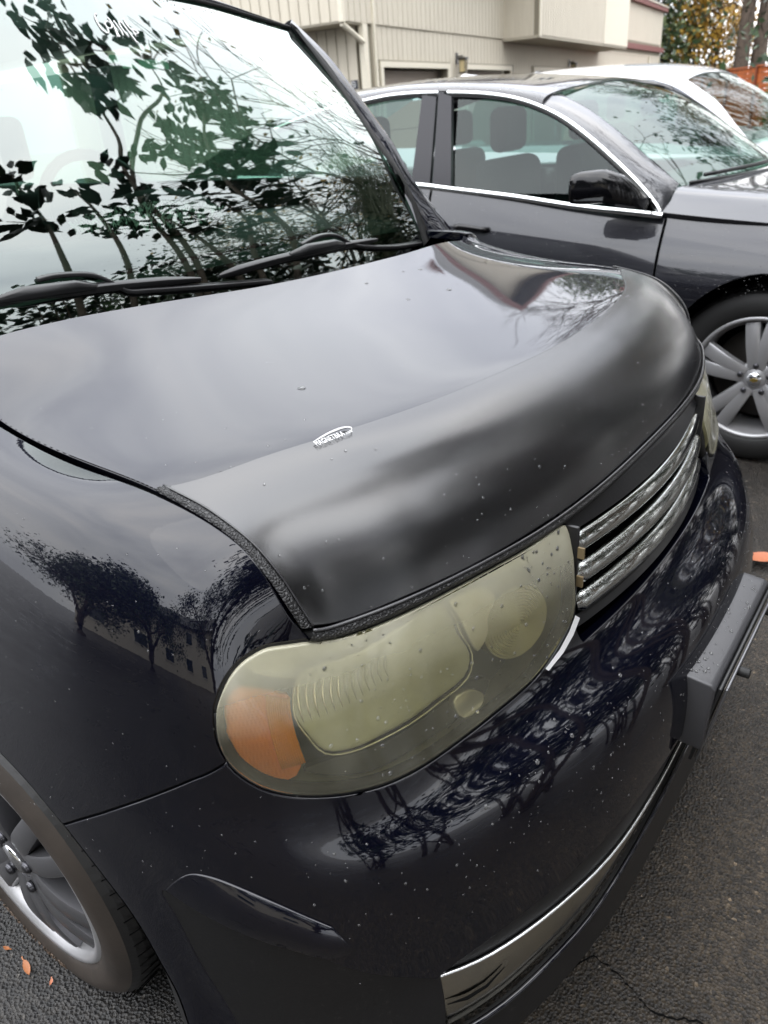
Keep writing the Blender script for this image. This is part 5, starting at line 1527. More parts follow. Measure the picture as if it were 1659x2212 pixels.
em.build('wheel_emblem', simple('gold_emblem', (.45, .33, .08), .3, .8), None).parent = sw
for o in [sw]:
    for ch in o.children:
        if ch.name.startswith('tyre_sidewall'):
            ch.data = ch.data.copy(); ch.data.materials.clear(); ch.data.materials.append(M['rubber'])
rr_ = random.Random(21); dl = []
for k in range(900):
    u = rr_.uniform(2.2, 6.6); v = rr_.uniform(.2, 2.6); n_ = NSf.normal(u, v); dl.append((NSf(u, v), n_, rr_.choice([.0011, .0015, .002])))
for k in range(500):
    u = rr_.uniform(.2, 3); v = rr_.uniform(.2, 6.8); n_ = NR.normal(u, v); dl.append((NR(u, v), n_, rr_.choice([.0012, .0016, .0022])))
drops('sedan_raindrops', dl, sed)

# ================================================================== white car beyond it
suv = empty('white_car', (6.1, 2.6, GZ), 'white car with dark window trim parked beyond the charcoal sedan', 'car')
ys = [.2,.7,1.233,1.6,2.1,2.8,3.6,4.6]; top = [.86,.90,.945,.965,.985,1.0,1.02,1.04]
net = []
for k, (x, z) in enumerate(((5.30,1.0),(5.27,.85),(5.26,.70),(5.27,.45),(5.30,.22))):
    net.append([(x, y, tz if k == 0 else z * tz) for y, tz in zip(ys, top)])
NU = Net(net, mirror=False)
if NU.normal(3, 2)[0] > 0: NU = Flip(NU)
npatch('front_wing', NU, [(0, 0), (2.1, 0), (2.1, 4), (0, 4)], M['white_paint'], suv, .3)
npatch('door_skin', NU, [(2.14, 0), (4.6, 0), (4.6, 4), (2.14, 4)], M['white_paint'], suv, .3)
npatch('rear_side', NU, [(4.65, 0), (7, 0), (7, 4), (4.65, 4)], M['white_paint'], suv, .3)
go = crv([(4.0,1.42),(3.4,1.452),(2.96,1.452),(2.5,1.448),(2.058,1.418),(1.93,1.390),(1.803,1.342),(1.675,1.268),(1.544,1.160),(1.414,1.050),(1.347,.982),(1.30,.930)], 4)
gi = crv([(4.0,1.39),(3.4,1.422),(2.96,1.424),(2.5,1.420),(2.07,1.393),(1.955,1.366),(1.835,1.318),(1.707,1.246),(1.580,1.140),(1.452,1.035),(1.392,.975),(1.36,.945)], 4)
U_ = lambda y, z, o=0: np.array((5.30 + (z - .95) * .16 - o, y, z))
n = len(go); v = [U_(*a, o=-.005) for a in go] + [U_(*a, o=.006) for a in go] + [U_(*a, o=.006) for a in gi] + [U_(*a, o=-.005) for a in gi]
mesh_obj('window_moulding', v, [(j * n + i, j * n + i + 1, (j + 1) * n + i + 1, (j + 1) * n + i) for j in range(3) for i in range(n - 1)], simple('grey_rubber_moulding', (.10, .11, .125), .45), suv, True)
fg = [tuple(a) for a in gi if a[0] < 2.6] + [(1.40, .955), (2.6, .99)]
mesh_obj('door_glass', [U_(y, z, -.01) for y, z in fg], [tuple(range(len(fg)))], M['sedan_glass'], suv)
fg = [tuple(a) for a in gi if a[0] > 2.6] + [(2.68, .99), (4.0, 1.03)]
mesh_obj('door_glass', [U_(y, z, -.01) for y, z in fg], [tuple(range(len(fg)))], M['sedan_glass'], suv)
mesh_obj('mirror_sail', [U_(1.48, 1.085, .002), U_(1.48, .97, .002), U_(1.335, .945, .002)], [(0, 1, 2)], M['plastic'], suv)
mesh_obj('belt_moulding', [U_(1.33, .958, .004), U_(4.0, 1.03, .004), U_(4.0, 1.01, .004), U_(1.33, .938, .004)], [(0, 1, 2, 3)], M['plastic'], suv)
we = crv([(5.46,1.80,1.402),(5.44,1.754,1.389),(5.43,1.64,1.318),(5.40,1.494,1.222),(5.37,1.362,1.090),(5.33,1.233,.967)], 4)
gop = [U_(*a) for a in go if a[0] < 1.93]; A_, B_ = rs3(gop), rs3(we); mid = (A_ + B_) / 2 + np.array([-.015, -.004, .012]); v = list(A_) + list(mid) + list(B_)
mesh_obj('a_pillar', v, [(j * 26 + i, j * 26 + i + 1, (j + 1) * 26 + i + 1, (j + 1) * 26 + i) for j in (0, 1) for i in range(25)], M['white_paint'], suv, True)
net = []
for y, zc in ((4.2, 1.52), (3.6, 1.55), (2.96, 1.565), (2.4, 1.55), (2.06, 1.52), (1.86, 1.475), (1.76, 1.44)):
    zr = float(np.interp(y, [a[0] for a in go[::-1]], [a[1] for a in go[::-1]])); xr = 5.30 + (zr - .95) * .16
    net.append([(xr, y, zr), (xr + .05, y, zr + (zc - zr) * .45), (5.6, y, zr + (zc - zr) * .75), (5.9, y, zc - .005), (6.2, y, zc), (6.5, y, zc - .005), (6.8, y, zr + (zc - zr) * .75), (12.4 - xr - .05, y, zr + (zc - zr) * .45), (12.4 - xr, y, zr)])
NUR = Net(net, mirror=False)
if NUR.normal(4, 3)[2] < 0: NUR = Flip(NUR)
npatch('roof', NUR, [(0, 0), (8, 0), (8, 6), (0, 6)], M['white_paint'], suv, .3, 0, .01, 0)
net = [[(5.45,1.78,1.395),(5.8,1.78,1.428),(6.2,1.775,1.44),(6.6,1.78,1.428),(6.93,1.78,1.39)],
       [(5.41,1.52,1.235),(5.8,1.46,1.262),(6.2,1.43,1.27),(6.6,1.46,1.262),(6.97,1.52,1.225)],
       [(5.34,1.233,.967),(5.8,1.06,.985),(6.2,.99,.99),(6.6,1.06,.985),(7.03,1.233,.95)]]
net = [net[0], [tuple((np.array(a) + np.array(b)) / 2 + np.array([0, .0, .006])) for a, b in zip(net[0], net[1])], net[1], net[2]]
NUW = Net(net, mirror=False)
if NUW.normal(2, 1)[2] < 0: NUW = Flip(NUW)
npatch('windscreen', NUW, [(0, 0), (4, 0), (4, 3), (0, 3)], M['sedan_ws'], suv, .2, 0, .004, 0)
mb = MB(); mb.tube([NUW(4.0, t) for t in np.linspace(0, 3, 12)], .010, 6); mb.build('far_glass_moulding', M['white_paint'], suv, True)
mb = MB(); v = [(5.30, 1.25, .945), (7.1, 1.25, .945), (7.0, .1, .84), (5.36, .1, .84)]
mesh_obj('hood', [(5.30, 1.30, .945), (6.2, 1.05, .985), (7.1, 1.30, .945), (5.30, .6, .885), (6.2, .6, .93), (7.1, .6, .885), (5.36, .15, .83), (6.2, .05, .86), (7.04, .15, .83)], [(0, 3, 4, 1), (1, 4, 5, 2), (3, 6, 7, 4), (4, 7, 8, 5)], M['white_paint'], suv, True)
mb = MB(); mb.box((5.4, .1, .25), (7.0, .25, .82)); bevel(mb.build('nose', M['white_paint'], suv), .05, 3)
mb = MB(); mb.box((7.05, .2, .25), (7.12, 4.5, .95)); mb.build('far_side', M['white_paint'], suv)
mb = MB(); mb.box((5.3, 4.4, .25), (7.1, 4.6, 1.0)); bevel(mb.build('tail', M['white_paint'], suv), .05, 3)
mb = MB(); mb.tube([(5.9, 4.1, 1.535), (5.9, 3.95, 1.575), (5.9, 3.72, 1.56)], [.02, .03, .01], 8); mb.build('roof_fin', M['white_paint'], suv, True)
mb = MB(); mb.sphere((5.17, 1.42, 1.02), (.07, .12, .07), 16, 10); mb.build('door_mirror', M['gloss_black'], suv, True)
for x, y in ((5.8, 2.35), (6.6, 2.35)):
    mb = MB(); mb.box((x - .24, y, .45), (x + .24, y + .14, 1.12)); bevel(mb.build('seat_back', M['seat'], suv), .06, 4)
    mb = MB(); mb.box((x - .13, y + .03, 1.14), (x + .13, y + .12, 1.34)); bevel(mb.build('head_restraint', M['seat'], suv), .045, 4)
for x, y, r_ in ((5.30, .95, 0), (5.30, 3.7, 0), (7.1, .95, math.pi), (7.1, 3.7, math.pi)):
    c = copy_tree(sw, suv); c.matrix_parent_inverse = Matrix.Translation(suv.location).inverted(); c.location = (x, y, .32); c.rotation_euler = (0, 0, r_)
    for ch in list(c.children):
        if ch.name.startswith('wheel_emblem'): bpy.data.objects.remove(ch)
# ================================================================== ground
v = []; n = 2
mesh = mesh_obj('asphalt_ground', [(-60, -60, GZ), (160, -60, GZ), (160, 120, GZ), (-60, 120, GZ)], [(0, 1, 2, 3)], M['asphalt'], kind='structure')
crack = crv([(-.42,.05,0),(-.33,.026,0),(-.287,.005,0),(-.292,-.037,0),(-.302,-.066,0),(-.315,-.096,0),(-.314,-.132,0),(-.291,-.183,0),(-.30,-.26,0),(-.25,-.35,0)], 6)
v = []; rr_ = random.Random(2)
for p in crack:
    w = .0006 + rr_.random() * .0013; j = rr_.uniform(-.003, .003); v += [(p[0] - w + j, p[1], GZ + .0015), (p[0] + w + j, p[1] + .002, GZ + .0015)]
mesh_obj('asphalt_crack', v, [(2 * i, 2 * i + 1, 2 * i + 3, 2 * i + 2) for i in range(len(crack) - 1)], M['void'], kind='structure')
def leaf_mesh(nm, L_, W_, mat, curl=.25, rnd=random.Random(1)):
    v = []; f = []; m = 7
    for i in range(m + 1):
        t = i / m; w = W_ * math.sin(math.pi * min(1, t ** .8 * .98 + .02)) ** .9; z = curl * L_ * (t - .5) ** 2 * 2
        v += [(-w / 2, (t - .5) * L_, z + .15 * w), (0, (t - .5) * L_, z), (w / 2, (t - .5) * L_, z + .15 * w)]
    for i in range(m): k = i * 3; f += [(k, k + 1, k + 4, k + 3), (k + 1, k + 2, k + 5, k + 4)]
    v += [(.0, -.5 * L_, curl * L_ * .5), (.002, -.5 * L_, curl * L_ * .5), (.002, -.72 * L_, curl * L_ * .6), (0, -.72 * L_, curl * L_ * .6)]; k = len(v) - 4; f.append((k, k + 1, k + 2, k + 3))
    return mesh_obj(nm, v, f, mat, None, True)
spec = [((-.873,.835), .040, .012, 'leaf_fallen', 2.9, 'long tan leaf lying flat on wet asphalt by the near front tyre'),
        ((-.875,.905), .016, .007, 'leaf_fallen', .3, 'tiny curled brown leaf just above the long tan leaf by the tyre'),
        ((-.862,.775), .014, .006, 'leaf_fallen_pink', 2.4, 'small reddish leaf on the asphalt against the near front tyre'),
        ((-.862,.985), .014, .006, 'leaf_fallen_pink', .9, 'tiny reddish leaf on the wet asphalt left of the near wheel'),
        ((1.16,.075), .11, .075, 'leaf_fallen_pink', .8, 'big curled orange leaf on the ground beyond the plate bracket'),
        ((.52,-.36), .035, .02, 'leaf_fallen_pink', 2.0, 'small dark red leaf on the brown asphalt at the right'),
        ((1.62,.42), .04, .022, 'leaf_fallen', .2, 'little tan leaf under the sedan front wheel')]
for (x, y), L_, W_, mt, rz_, lab in spec:
    o = leaf_mesh('fallen_leaf', L_, W_, M[mt], .35 if L_ > .1 else .2); o.location = (x, y, GZ + .004 + (.01 if L_ > .1 else 0)); o.rotation_euler = (.1, .15, rz_); tag(o, lab, 'leaf', 'leaves fallen on the asphalt')
# loose grit and pale chips
mb = MB(); rr_ = random.Random(6)
for k in range(900):
    x = rr_.uniform(-1.1, 1.9); y = rr_.uniform(-.9, 1.3); s_ = rr_.choice([.0012, .0016, .002, .003])
    a = rr_.uniform(0, 6); p = [(x + s_ * math.cos(a + t) * rr_.uniform(.6, 1.2), y + s_ * math.sin(a + t) * rr_.uniform(.6, 1.2), GZ + .0005) for t in (0, 2.1, 4.2)]
    mb.add(p + [(x, y, GZ + s_ * .8)], [(0, 1, 3), (1, 2, 3), (2, 0, 3)])
mb.build('grit', simple('pale_grit', (.30, .27, .22), .7, var=.5, vscale=30), kind='stuff')
mb = MB(); mb.sphere((0, 0, 0), (.009, .008, .005), 12, 6); o = mb.build('acorn_cap', simple('tan_seed', (.42, .30, .10), .7), None, True); o.location = (-.405, .055, GZ + .004); tag(o, 'small round tan seed pod on the asphalt under the chin of the near bumper', 'seed pod')

# ================================================================== apartment building with garages
BO = np.array((11.43, 9.36, 0.0)); BD = np.array((.9898, .1425, 0)); BN = np.array((.1425, -.9898, 0))
def bw(a, b, z): return BO + BD * a + BN * b + np.array((0, 0, z))
bld = empty('apartment_building', tuple(bw(8, -3, GZ)), 'beige grooved timber apartment building with garages, jutting upper bays and maroon trim', 'building')
class BB(MB):
    def bx(s, a0, a1, b0, b1, z0, z1): s.box((a0, b0, z0), (a1, b1, z1), lambda p: bw(*p))
def bpart(name, boxes, mat, kind=None):
    m_ = BB()
    for b_ in boxes: m_.bx(*b_)
    return m_.build(name, mat, bld, kind=kind)
def boards(a0, a1, b, z0, z1, holes=(), name='siding_boards', pitch=.205):
    """vertical grooved boards: each stands 12 mm proud of the sheathing behind, with an open groove between"""
    m_ = BB(); a = a0
    while a < a1 - .01:
        e_ = min(a + pitch - .022, a1); segs = [(z0, z1)]
        for h0, h1, zz0, zz1 in holes:
            if e_ > h0 and a < h1:
                segs = [s_ for s in segs for s_ in ((s[0], min(s[1], zz0)), (max(s[0], zz1), s[1])) if s_[1] - s_[0] > .01]
        for s in segs: m_.bx(a, e_, b, b + .014, s[0], s[1])
        a += pitch
    m_.build(name, M['siding'], bld, kind='stuff')
# ground floor
g1 = (.66, 3.66, 0, 2.13); g2 = (4.72, 7.62, 0, 2.13); g3 = (9.6, 12.4, 0, 2.13)
def wall_holes(a0, a1, b0, b1, z0, z1, holes, name, mat):
    out = []; cur = a0
    for h0, h1, zz0, zz1 in holes:
        out.append((cur, h0, b0, b1, z0, z1)); out.append((h0, h1, b0, b1, zz1, z1))
        if zz0 > z0: out.append((h0, h1, b0, b1, z0, zz0))
        cur = h1
    out.append((cur, a1, b0, b1, z0, z1)); bpart(name, out, mat)
grooves = simple('groove_shadow_paint', (.24, .215, .16), .8)
wall_holes(0, 27.3, -.15, 0, GZ, 2.80, [g1, g2, g3], 'lower_wall', grooves)
boards(.30, 27.2, 0, GZ, 2.79, [(h[0] - .12, h[1] + .12, -1, 2.25) for h in (g1, g2, g3)])
bpart('floor_band', [(-.2, 27.3, .0, .03, 2.79, 2.82)], M['trim'])
bpart('corner_post', [(-.06, .10, -.05, .05, GZ, 2.79)], M['trim']); bpart('downpipe', [(.30, .36, .03, .08, GZ, 4.7)], M['trim'])
bpart('lower_side_wall', [(-.05, .1, -7, -.15, GZ, 2.80)], grooves)
m_ = BB(); b_ = -.12
while b_ > -7: m_.bx(-.066, -.05, b_ - .185, b_, GZ, 2.79); b_ -= .205
m_.build('siding_boards', M['siding'], bld, kind='stuff')
for h0, h1, _, z1 in (g1, g2, g3):
    bpart('garage_trim', [(h0 - .11, h0, .0, .035, GZ, z1 + .10)], M['trim']); bpart('garage_trim', [(h1, h1 + .11, .0, .035, GZ, z1 + .10)], M['trim']); bpart('garage_trim', [(h0, h1, .0, .035, z1, z1 + .10)], M['trim'])
    for k in range(4): bpart('garage_door_panel', [(h0, h1, -.26, -.215, GZ + .02 + k * .527, GZ + .02 + (k + 1) * .527 - .012)], M['garage'])
# upper floor
w1 = (2.2, 3.6, 3.7, 4.5)
wall_holes(-.72, 7.05, -.1, .03, 2.80, 4.75, [w1], 'upper_wall', grooves)
boards(-.70, 7.05, .03, 2.80, 4.75, [(w1[0] - .1, w1[1] + .1, 3.6, 4.6)])
bpart('maroon_fascia', [(-.9, 7.05, .0, .12, 4.60, 4.85)], M['maroon'])
bpart('roof', [(-.9, 27.3, -7.1, .0, 4.75, 4.85)], M['roof_felt'])
bpart('upper_side_wall', [(-.72, -.62, -7, -.1, 2.80, 4.75)], grooves)
m_ = BB(); b_ = -.0
while b_ > -7: m_.bx(-.736, -.72, b_ - .185, b_, 2.80, 4.75); b_ -= .205
m_.build('siding_boards', M['siding'], bld, kind='stuff')
bpart('soffit', [(-.72, -.06, -7, .02, 2.77, 2.80)], M['soffit'])
bpart('corner_board', [(-.76, -.66, -.02, .06, 2.78, 4.75)], M['trim'])
mb = MB(); mb.tube([bw(-.70, .0, 2.76), bw(-.02, .02, 2.50)], .045, 6); mb.build('diagonal_brace', M['trim'], bld)
# jutting bay
w2 = (7.9, 9.3, 4.2, 5.0); w3 = (13.9, 15.5, 4.25, 4.85)
wall_holes(7.05, 16.5, .82, .95, 2.80, 5.9, [w2, w3], 'bay_wall', grooves)
boards(7.12, 13.3, .95, 2.80, 5.9, [(w2[0] - .1, w2[1] + .1, 4.1, 5.1)])
bpart('bay_panel', [(13.3, 13.75, .95, .975, 2.80, 5.9), (15.65, 16.5, .95, .975, 2.80, 5.9), (13.75, 15.65, .95, .975, 2.80, 4.15), (13.75, 15.65, .95, .975, 4.95, 5.9)], M['trim'])
bpart('bay_side', [(7.05, 7.12, 0, .82, 2.80, 5.9)], M['siding']); bpart('bay_side', [(16.43, 16.5, 0, .82, 2.80, 5.9)], M['siding'])
bpart('bay_floor', [(7.05, 16.5, .03, .95, 2.74, 2.80)], M['soffit'])
bpart('corner_board', [(7.03, 7.13, .95, .985, 2.76, 5.9)], M['trim'])
for w_, b0 in ((w1, .03), (w2, .95), (w3, .95)):
    fr = BB(); a0, a1, z0, z1 = w_
    for q in ((a0 - .1, a0, z0 - .1, z1 + .1), (a1, a1 + .1, z0 - .1, z1 + .1), (a0, a1, z0 - .1, z0), (a0, a1, z1, z1 + .1), ((a0 + a1) / 2 - .03, (a0 + a1) / 2 + .03, z0, z1)): fr.bx(q[0], q[1], b0 - .02, b0 + .04, q[2], q[3])
    wo = fr.build('window', M['trim'], bld)
    for s_ in (0, 1):
        am2 = (a0 + a1) / 2; p_ = BB(); p_.bx(a0 if s_ == 0 else am2 + .03, am2 - .03 if s_ == 0 else a1, b0 - .06, b0 - .05, z0, z1)
        p2 = p_.build('pane', simple('dark_window_pane', (.05, .06, .06), .06), wo)
# far end with maroon bands, lower roof
bpart('end_wall', [(16.5, 27.3, -.1, .03, 2.82, 4.50)], grooves); boards(16.6, 27.2, .03, 3.25, 4.50)
bpart('maroon_band', [(16.5, 27.5, .0, .16, 2.96, 3.14)], M['maroon']); bpart('maroon_fascia', [(16.5, 27.6, -.1, .20, 4.50, 4.66)], M['maroon'])
bpart('fascia_cap', [(16.5, 27.65, -.1, .23, 4.66, 4.70)], M['trim']); bpart('corner_board', [(27.2, 27.33, -.05, .05, GZ, 4.5)], M['trim'])
bpart('meter_box', [(25.6, 26.7, .015, .12, 1.75, 2.30)], M['trim']); bpart('conduit', [(24.9, 24.97, .02, .09, GZ, 2.8)], M['trim'])
bpart('upper_back', [(3.4, 16.5, -7.05, -6.95, 4.75, 5.9)], M['siding']); bpart('upper_left', [(3.4, 3.5, -7.0, .9, 4.85, 5.9)], M['siding'])
bpart('upper_front', [(3.5, 7.05, .82, .95, 4.85, 5.9)], M['siding'])
# gabled roofs over the two front masses
def gable(a0, a1, b0, z0, rise, back=-7.0):
    am2 = (a0 + a1) / 2
    v = [bw(a0 - .3, b0 + .35, z0 - .1), bw(am2, b0 + .35, z0 + rise), bw(a1 + .3, b0 + .35, z0 - .1), bw(a0 - .3, back, z0 - .1), bw(am2, back, z0 + rise), bw(a1 + .3, back, z0 - .1)]
    v += [p + np.array((0, 0, .12)) for p in v]
    mesh_obj('roof', v, [(0, 3, 4, 1), (1, 4, 5, 2), (6, 7, 10, 9), (7, 8, 11, 10), (0, 1, 7, 6), (1, 2, 8, 7), (0, 6, 9, 3), (2, 5, 11, 8)], M['roof_felt'], bld)
    mesh_obj('gable_wall', [bw(a0, b0, z0), bw(a1, b0, z0), bw(am2, b0, z0 + rise - .05)], [(0, 1, 2)], M['siding'], bld)
    for s_, (p, q) in enumerate(((0, 1), (1, 2))):
        A_ = v[p] + BN * .02; B_ = v[q] + BN * .02
        mesh_obj('maroon_fascia', [A_ - np.array((0, 0, .16)), B_ - np.array((0, 0, .16)), B_ + np.array((0, 0, .14)), A_ + np.array((0, 0, .14))], [(0, 1, 2, 3)], M['maroon'], bld)
gable(3.4, 13.6, .99, 5.7, 2.3)
bpart('roof', [(13.6, 16.5, -7.0, 1.0, 5.9, 6.0)], M['roof_felt'])
bpart('chimney', [(7.8, 8.7, -1.6, -.8, 5.0, 8.3)], M['siding']); bpart('chimney_cap', [(7.7, 8.8, -1.7, -.7, 8.3, 8.4)], M['maroon']); bpart('flue', [(8.0, 8.5, -1.4, -1.0, 8.4, 8.7)], M['roof_felt'])
bpart('back_wall', [(-.7, 27.3, -7.1, -7.0, GZ, 4.7)], M['siding'])
def lantern(a, z, b0, lab):
    L_ = empty('wall_lantern', tuple(bw(a, b0, z)), lab, 'lantern', 'wall lanterns between the garages')
    def lb(name, q, mat): m_ = BB(); m_.bx(*q); o = m_.build(name, mat, None); inv_parent(o, L_)
    lb('back_plate', (a - .06, a + .06, b0 + .012, b0 + .03, z + .02, z + .24), M['lantern'])
    lb('arm', (a - .015, a + .015, b0 + .03, b0 + .17, z + .15, z + .18), M['lantern'])
    lb('lantern_cap', (a - .09, a + .09, b0 + .08, b0 + .26, z + .10, z + .14), M['lantern'])
    lb('lamp_glass', (a - .06, a + .06, b0 + .11, b0 + .23, z - .14, z + .10), M['lantern_glass'])
    for da, db in ((-.07, .10), (.058, .10), (-.07, .228), (.058, .228)): lb('cage_bar', (a + da, a + da + .012, b0 + db, b0 + db + .012, z - .15, z + .10), M['lantern'])
    lb('lantern_base', (a - .075, a + .075, b0 + .095, b0 + .245, z - .17, z - .14), M['lantern'])
    lb('cage_bar', (a - .006, a + .006, b0 + .228, b0 + .24, z - .14, z + .10), M['lantern'])
lantern(4.15, 2.20, 0, 'black coach lantern on the wall between the first two garage doors')
lantern(12.95, 2.22, 0, 'black coach lantern under the jutting bay, partly behind the white car')
sg = empty('house_number_sign', (11.38, 9.56, 1.86), 'small dark sign with a round white number on the shaded side wall', 'sign')
mb = MB(); mb.box((11.325, 9.48, 1.79), (11.345, 9.66, 1.935)); o = mb.build('sign_board', simple('dark_sign', (.03, .035, .045), .5), None); inv_parent(o, sg)
mb = MB(); P_ = [(11.322, 9.57 + .045 * math.cos(t), 1.863 + .05 * math.sin(t)) for t in np.linspace(0, 2 * math.pi, 20)]; mb.tube(P_, .006, 5, False); mb.tube([(11.322, 9.555, 1.84), (11.322, 9.585, 1.885)], .006, 5); o = mb.build('sign_number', M['decal'], None); inv_parent(o, sg)

# ================================================================== cedar fence, far right
fa, fb = np.array((36.5, 11.5, 0)), np.array((27.3, 4.2, 0)); fd_ = (fb - fa); FL = np.linalg.norm(fd_); fd_ /= FL; fn_ = np.array((-fd_[1], fd_[0], 0))
fen = empty('cedar_fence', tuple((fa + fb) / 2 + np.array((0, 0, GZ))), 'orange stained cedar fence of horizontal boards behind the parked cars', 'fence')
FX = lambda p: fa + fd_ * p[0] + fn_ * p[1] + np.array((0, 0, p[2]))
k = 0; a = 0
while a < FL:
    e_ = min(a + 2.3, FL); rr_ = random.Random(k)
    for j in range(11):
        mb = MB(); mb.box((a + .02, -.012 + rr_.uniform(-.004, .004), .06 + j * .168), (e_ - .02, .012, .06 + j * .168 + .158), FX); mb.build('fence_board', M['fence'], fen)
    mb = MB(); mb.box((a - .06, -.07, GZ), (a + .06, .06, 1.96), FX); mb.build('fence_post', M['fence_post'], fen)
    a += 2.3; k += 1
mb = MB(); mb.box((0, -.07, 1.915), (FL, .07, 1.95), FX); mb.build('fence_rail', M['fence'], fen)

# ================================================================== trees and shrubs
def branches(mb, p, d, L_, r_, depth, rnd, tips, split=3, droop=0.0, spread=.6, minr=.004):
    q = p; dd = d.normalized(); pts = [q]; rs_ = [r_]
    n = 3
    for i in range(n):
        dd = (dd + Vector((rnd.uniform(-1, 1), rnd.uniform(-1, 1), rnd.uniform(-1, 1))) * .14 + Vector((0, 0, -droop))).normalized()
        q = q + dd * L_ / n; pts.append(q); rs_.append(r_ * (1 - .35 * (i + 1) / n))
    mb.tube(pts, rs_, 5 if r_ > .02 else 3, False)
    if depth == 0:
        tips.append((q, dd)); return
    for k in range(split):
        a = dd.orthogonal().normalized(); a.rotate(Matrix.Rotation(rnd.uniform(0, 6.28), 3, dd))
        nd = (dd + a * spread * rnd.uniform(.6, 1.3)).normalized()
        branches(mb, pts[-1] if k else q, nd, L_ * rnd.uniform(.62, .85), max(minr, r_ * .6), depth - 1, rnd, tips, split, droop, spread, minr)
    if depth > 1: tips.append((pts[2], dd))
def leaf_cloud(centres, count, size, spread, rnd, asp=.5):
    v = []; f = []
    for k in range(count):
        c = centres[rnd.randrange(len(centres))]; p = Vector(c) + Vector((rnd.gauss(0, 1), rnd.gauss(0, 1), rnd.gauss(0, 1))) * spread
        a = Vector((rnd.uniform(-1, 1), rnd.uniform(-1, 1), rnd.uniform(-1, 1))).normalized(); b = a.orthogonal().normalized(); b.rotate(Matrix.Rotation(rnd.uniform(0, 6.28), 3, a))
        s = size * rnd.uniform(.6, 1.4); i = len(v)
        v += [p - a * s, p + b * s * asp, p + a * s, p - b * s * asp]; f.append((i, i + 1, i + 2, i + 3))
    return v, f
def tree(name, base, H, r_, label, cat, seed, leaf=None, count=0, size=.1, spread=.3, depth=4, split=3, first=.35, lean=(0, 0), spr=.6, group=None, extra=None):
    rnd = random.Random(seed); t = empty(name, tuple(base), label, cat, group)
    mb = MB(); tips = []; p0 = Vector(base); d = Vector((lean[0], lean[1], 1)); top_ = p0 + d * H * first
    mb.tube([p0, (p0 + top_) / 2 + Vector((.03, .02, 0)), top_], [r_ * 1.25, r_, r_ * .85], 10, False)
    for k in range(split + 1):
        a = Vector((math.cos(k * 2.2 + seed), math.sin(k * 2.2 + seed), 0)); branches(mb, top_ - Vector((0, 0, .1 * k)), (d + a * spr * (.3 if k == 0 else 1.0)).normalized(), H * .26, r_ * .6, depth, rnd, tips, split, 0, spr)
    o = mb.build('trunk', M['bark'], None, True); inv_parent(o, t)
    if leaf:
        v, f = leaf_cloud([q for q, _ in tips] + (extra or []), count, size, spread, rnd); o = mesh_obj('crown', v, f, M[leaf], None); inv_parent(o, t)
    return t
def blob_tree(name, base, H, rad, label, cat, seed, leaf, count, size, trunk=.2, low=.15, group=None, lumps=26, squash=1.0):
    rnd = random.Random(seed); t = empty(name, tuple(base), label, cat, group); p0 = Vector(base)
    mb = MB(); mb.tube([p0, p0 + Vector((0, 0, H * .5)), p0 + Vector((.1, .05, H * .92))], [trunk, trunk * .7, trunk * .15], 8, False)
    cs = []
    for k in range(lumps):
        h = rnd.uniform(low, .97); w = rad * math.sin(math.pi * min(1, (h - low) / (1 - low) * .8 + .16)) ** .7; a = rnd.uniform(0, 6.28); q = rnd.uniform(.35, .95)
        c = p0 + Vector((math.cos(a) * w * q, math.sin(a) * w * q, H * h)); cs.append(c); mb.tube([p0 + Vector((0, 0, H * h * .8)), c], [trunk * .25, trunk * .08], 4, False)
    o = mb.build('trunk', M['bark'], None, True); inv_parent(o, t)
    v, f = leaf_cloud(cs, count, size, rad * .23, rnd); o = mesh_obj('crown', v, f, M[leaf], None); inv_parent(o, t)
    return t
blob_tree('evergreen_tree', (47, 17.5, GZ), 13, 4.6, 'tall dense dark evergreen tree just right of the building end', 'tree', 1, 'leaf_green', 16000, .17, lumps=60)
blob_tree('evergreen_tree', (55, 22.5, GZ), 11, 3.5, 'smaller dark evergreen filling the gap behind the tall evergreen and the yellow tree', 'tree', 2, 'leaf_green', 6000, .2, lumps=34)
blob_tree('yellow_tree', (47, 13.1, GZ), 6.8, 2.2, 'autumn yellow leaved tree above the cedar fence', 'tree', 3, 'leaf_yellow', 4200, .12, trunk=.12, lumps=40)
for (x, y), lab in (((44.5, 11.2), 'dark bare double trunk, left stem, above the cedar fence'), ((44.9, 10.5), 'dark bare double trunk, right stem with side limbs, above the cedar fence')):
    tree('bare_tree', (x, y, GZ), 16, .34, lab, 'tree', int(x * 10), None, depth=5, first=.42, lean=(.03, -.01), spr=.5)
blob_tree('red_tree', (52, 15.5, 0), 12, 2.3, 'red leaved treetop behind the yellow tree at the top edge', 'tree', 5, 'leaf_red', 1800, .14, low=.6, lumps=14)
blob_tree('round_shrub', (27.0, 5.35, GZ), 1.45, .62, 'clipped round green shrub in front of the cedar fence', 'shrub', 6, 'leaf_bush', 5000, .035, trunk=.04, low=.1, lumps=60)
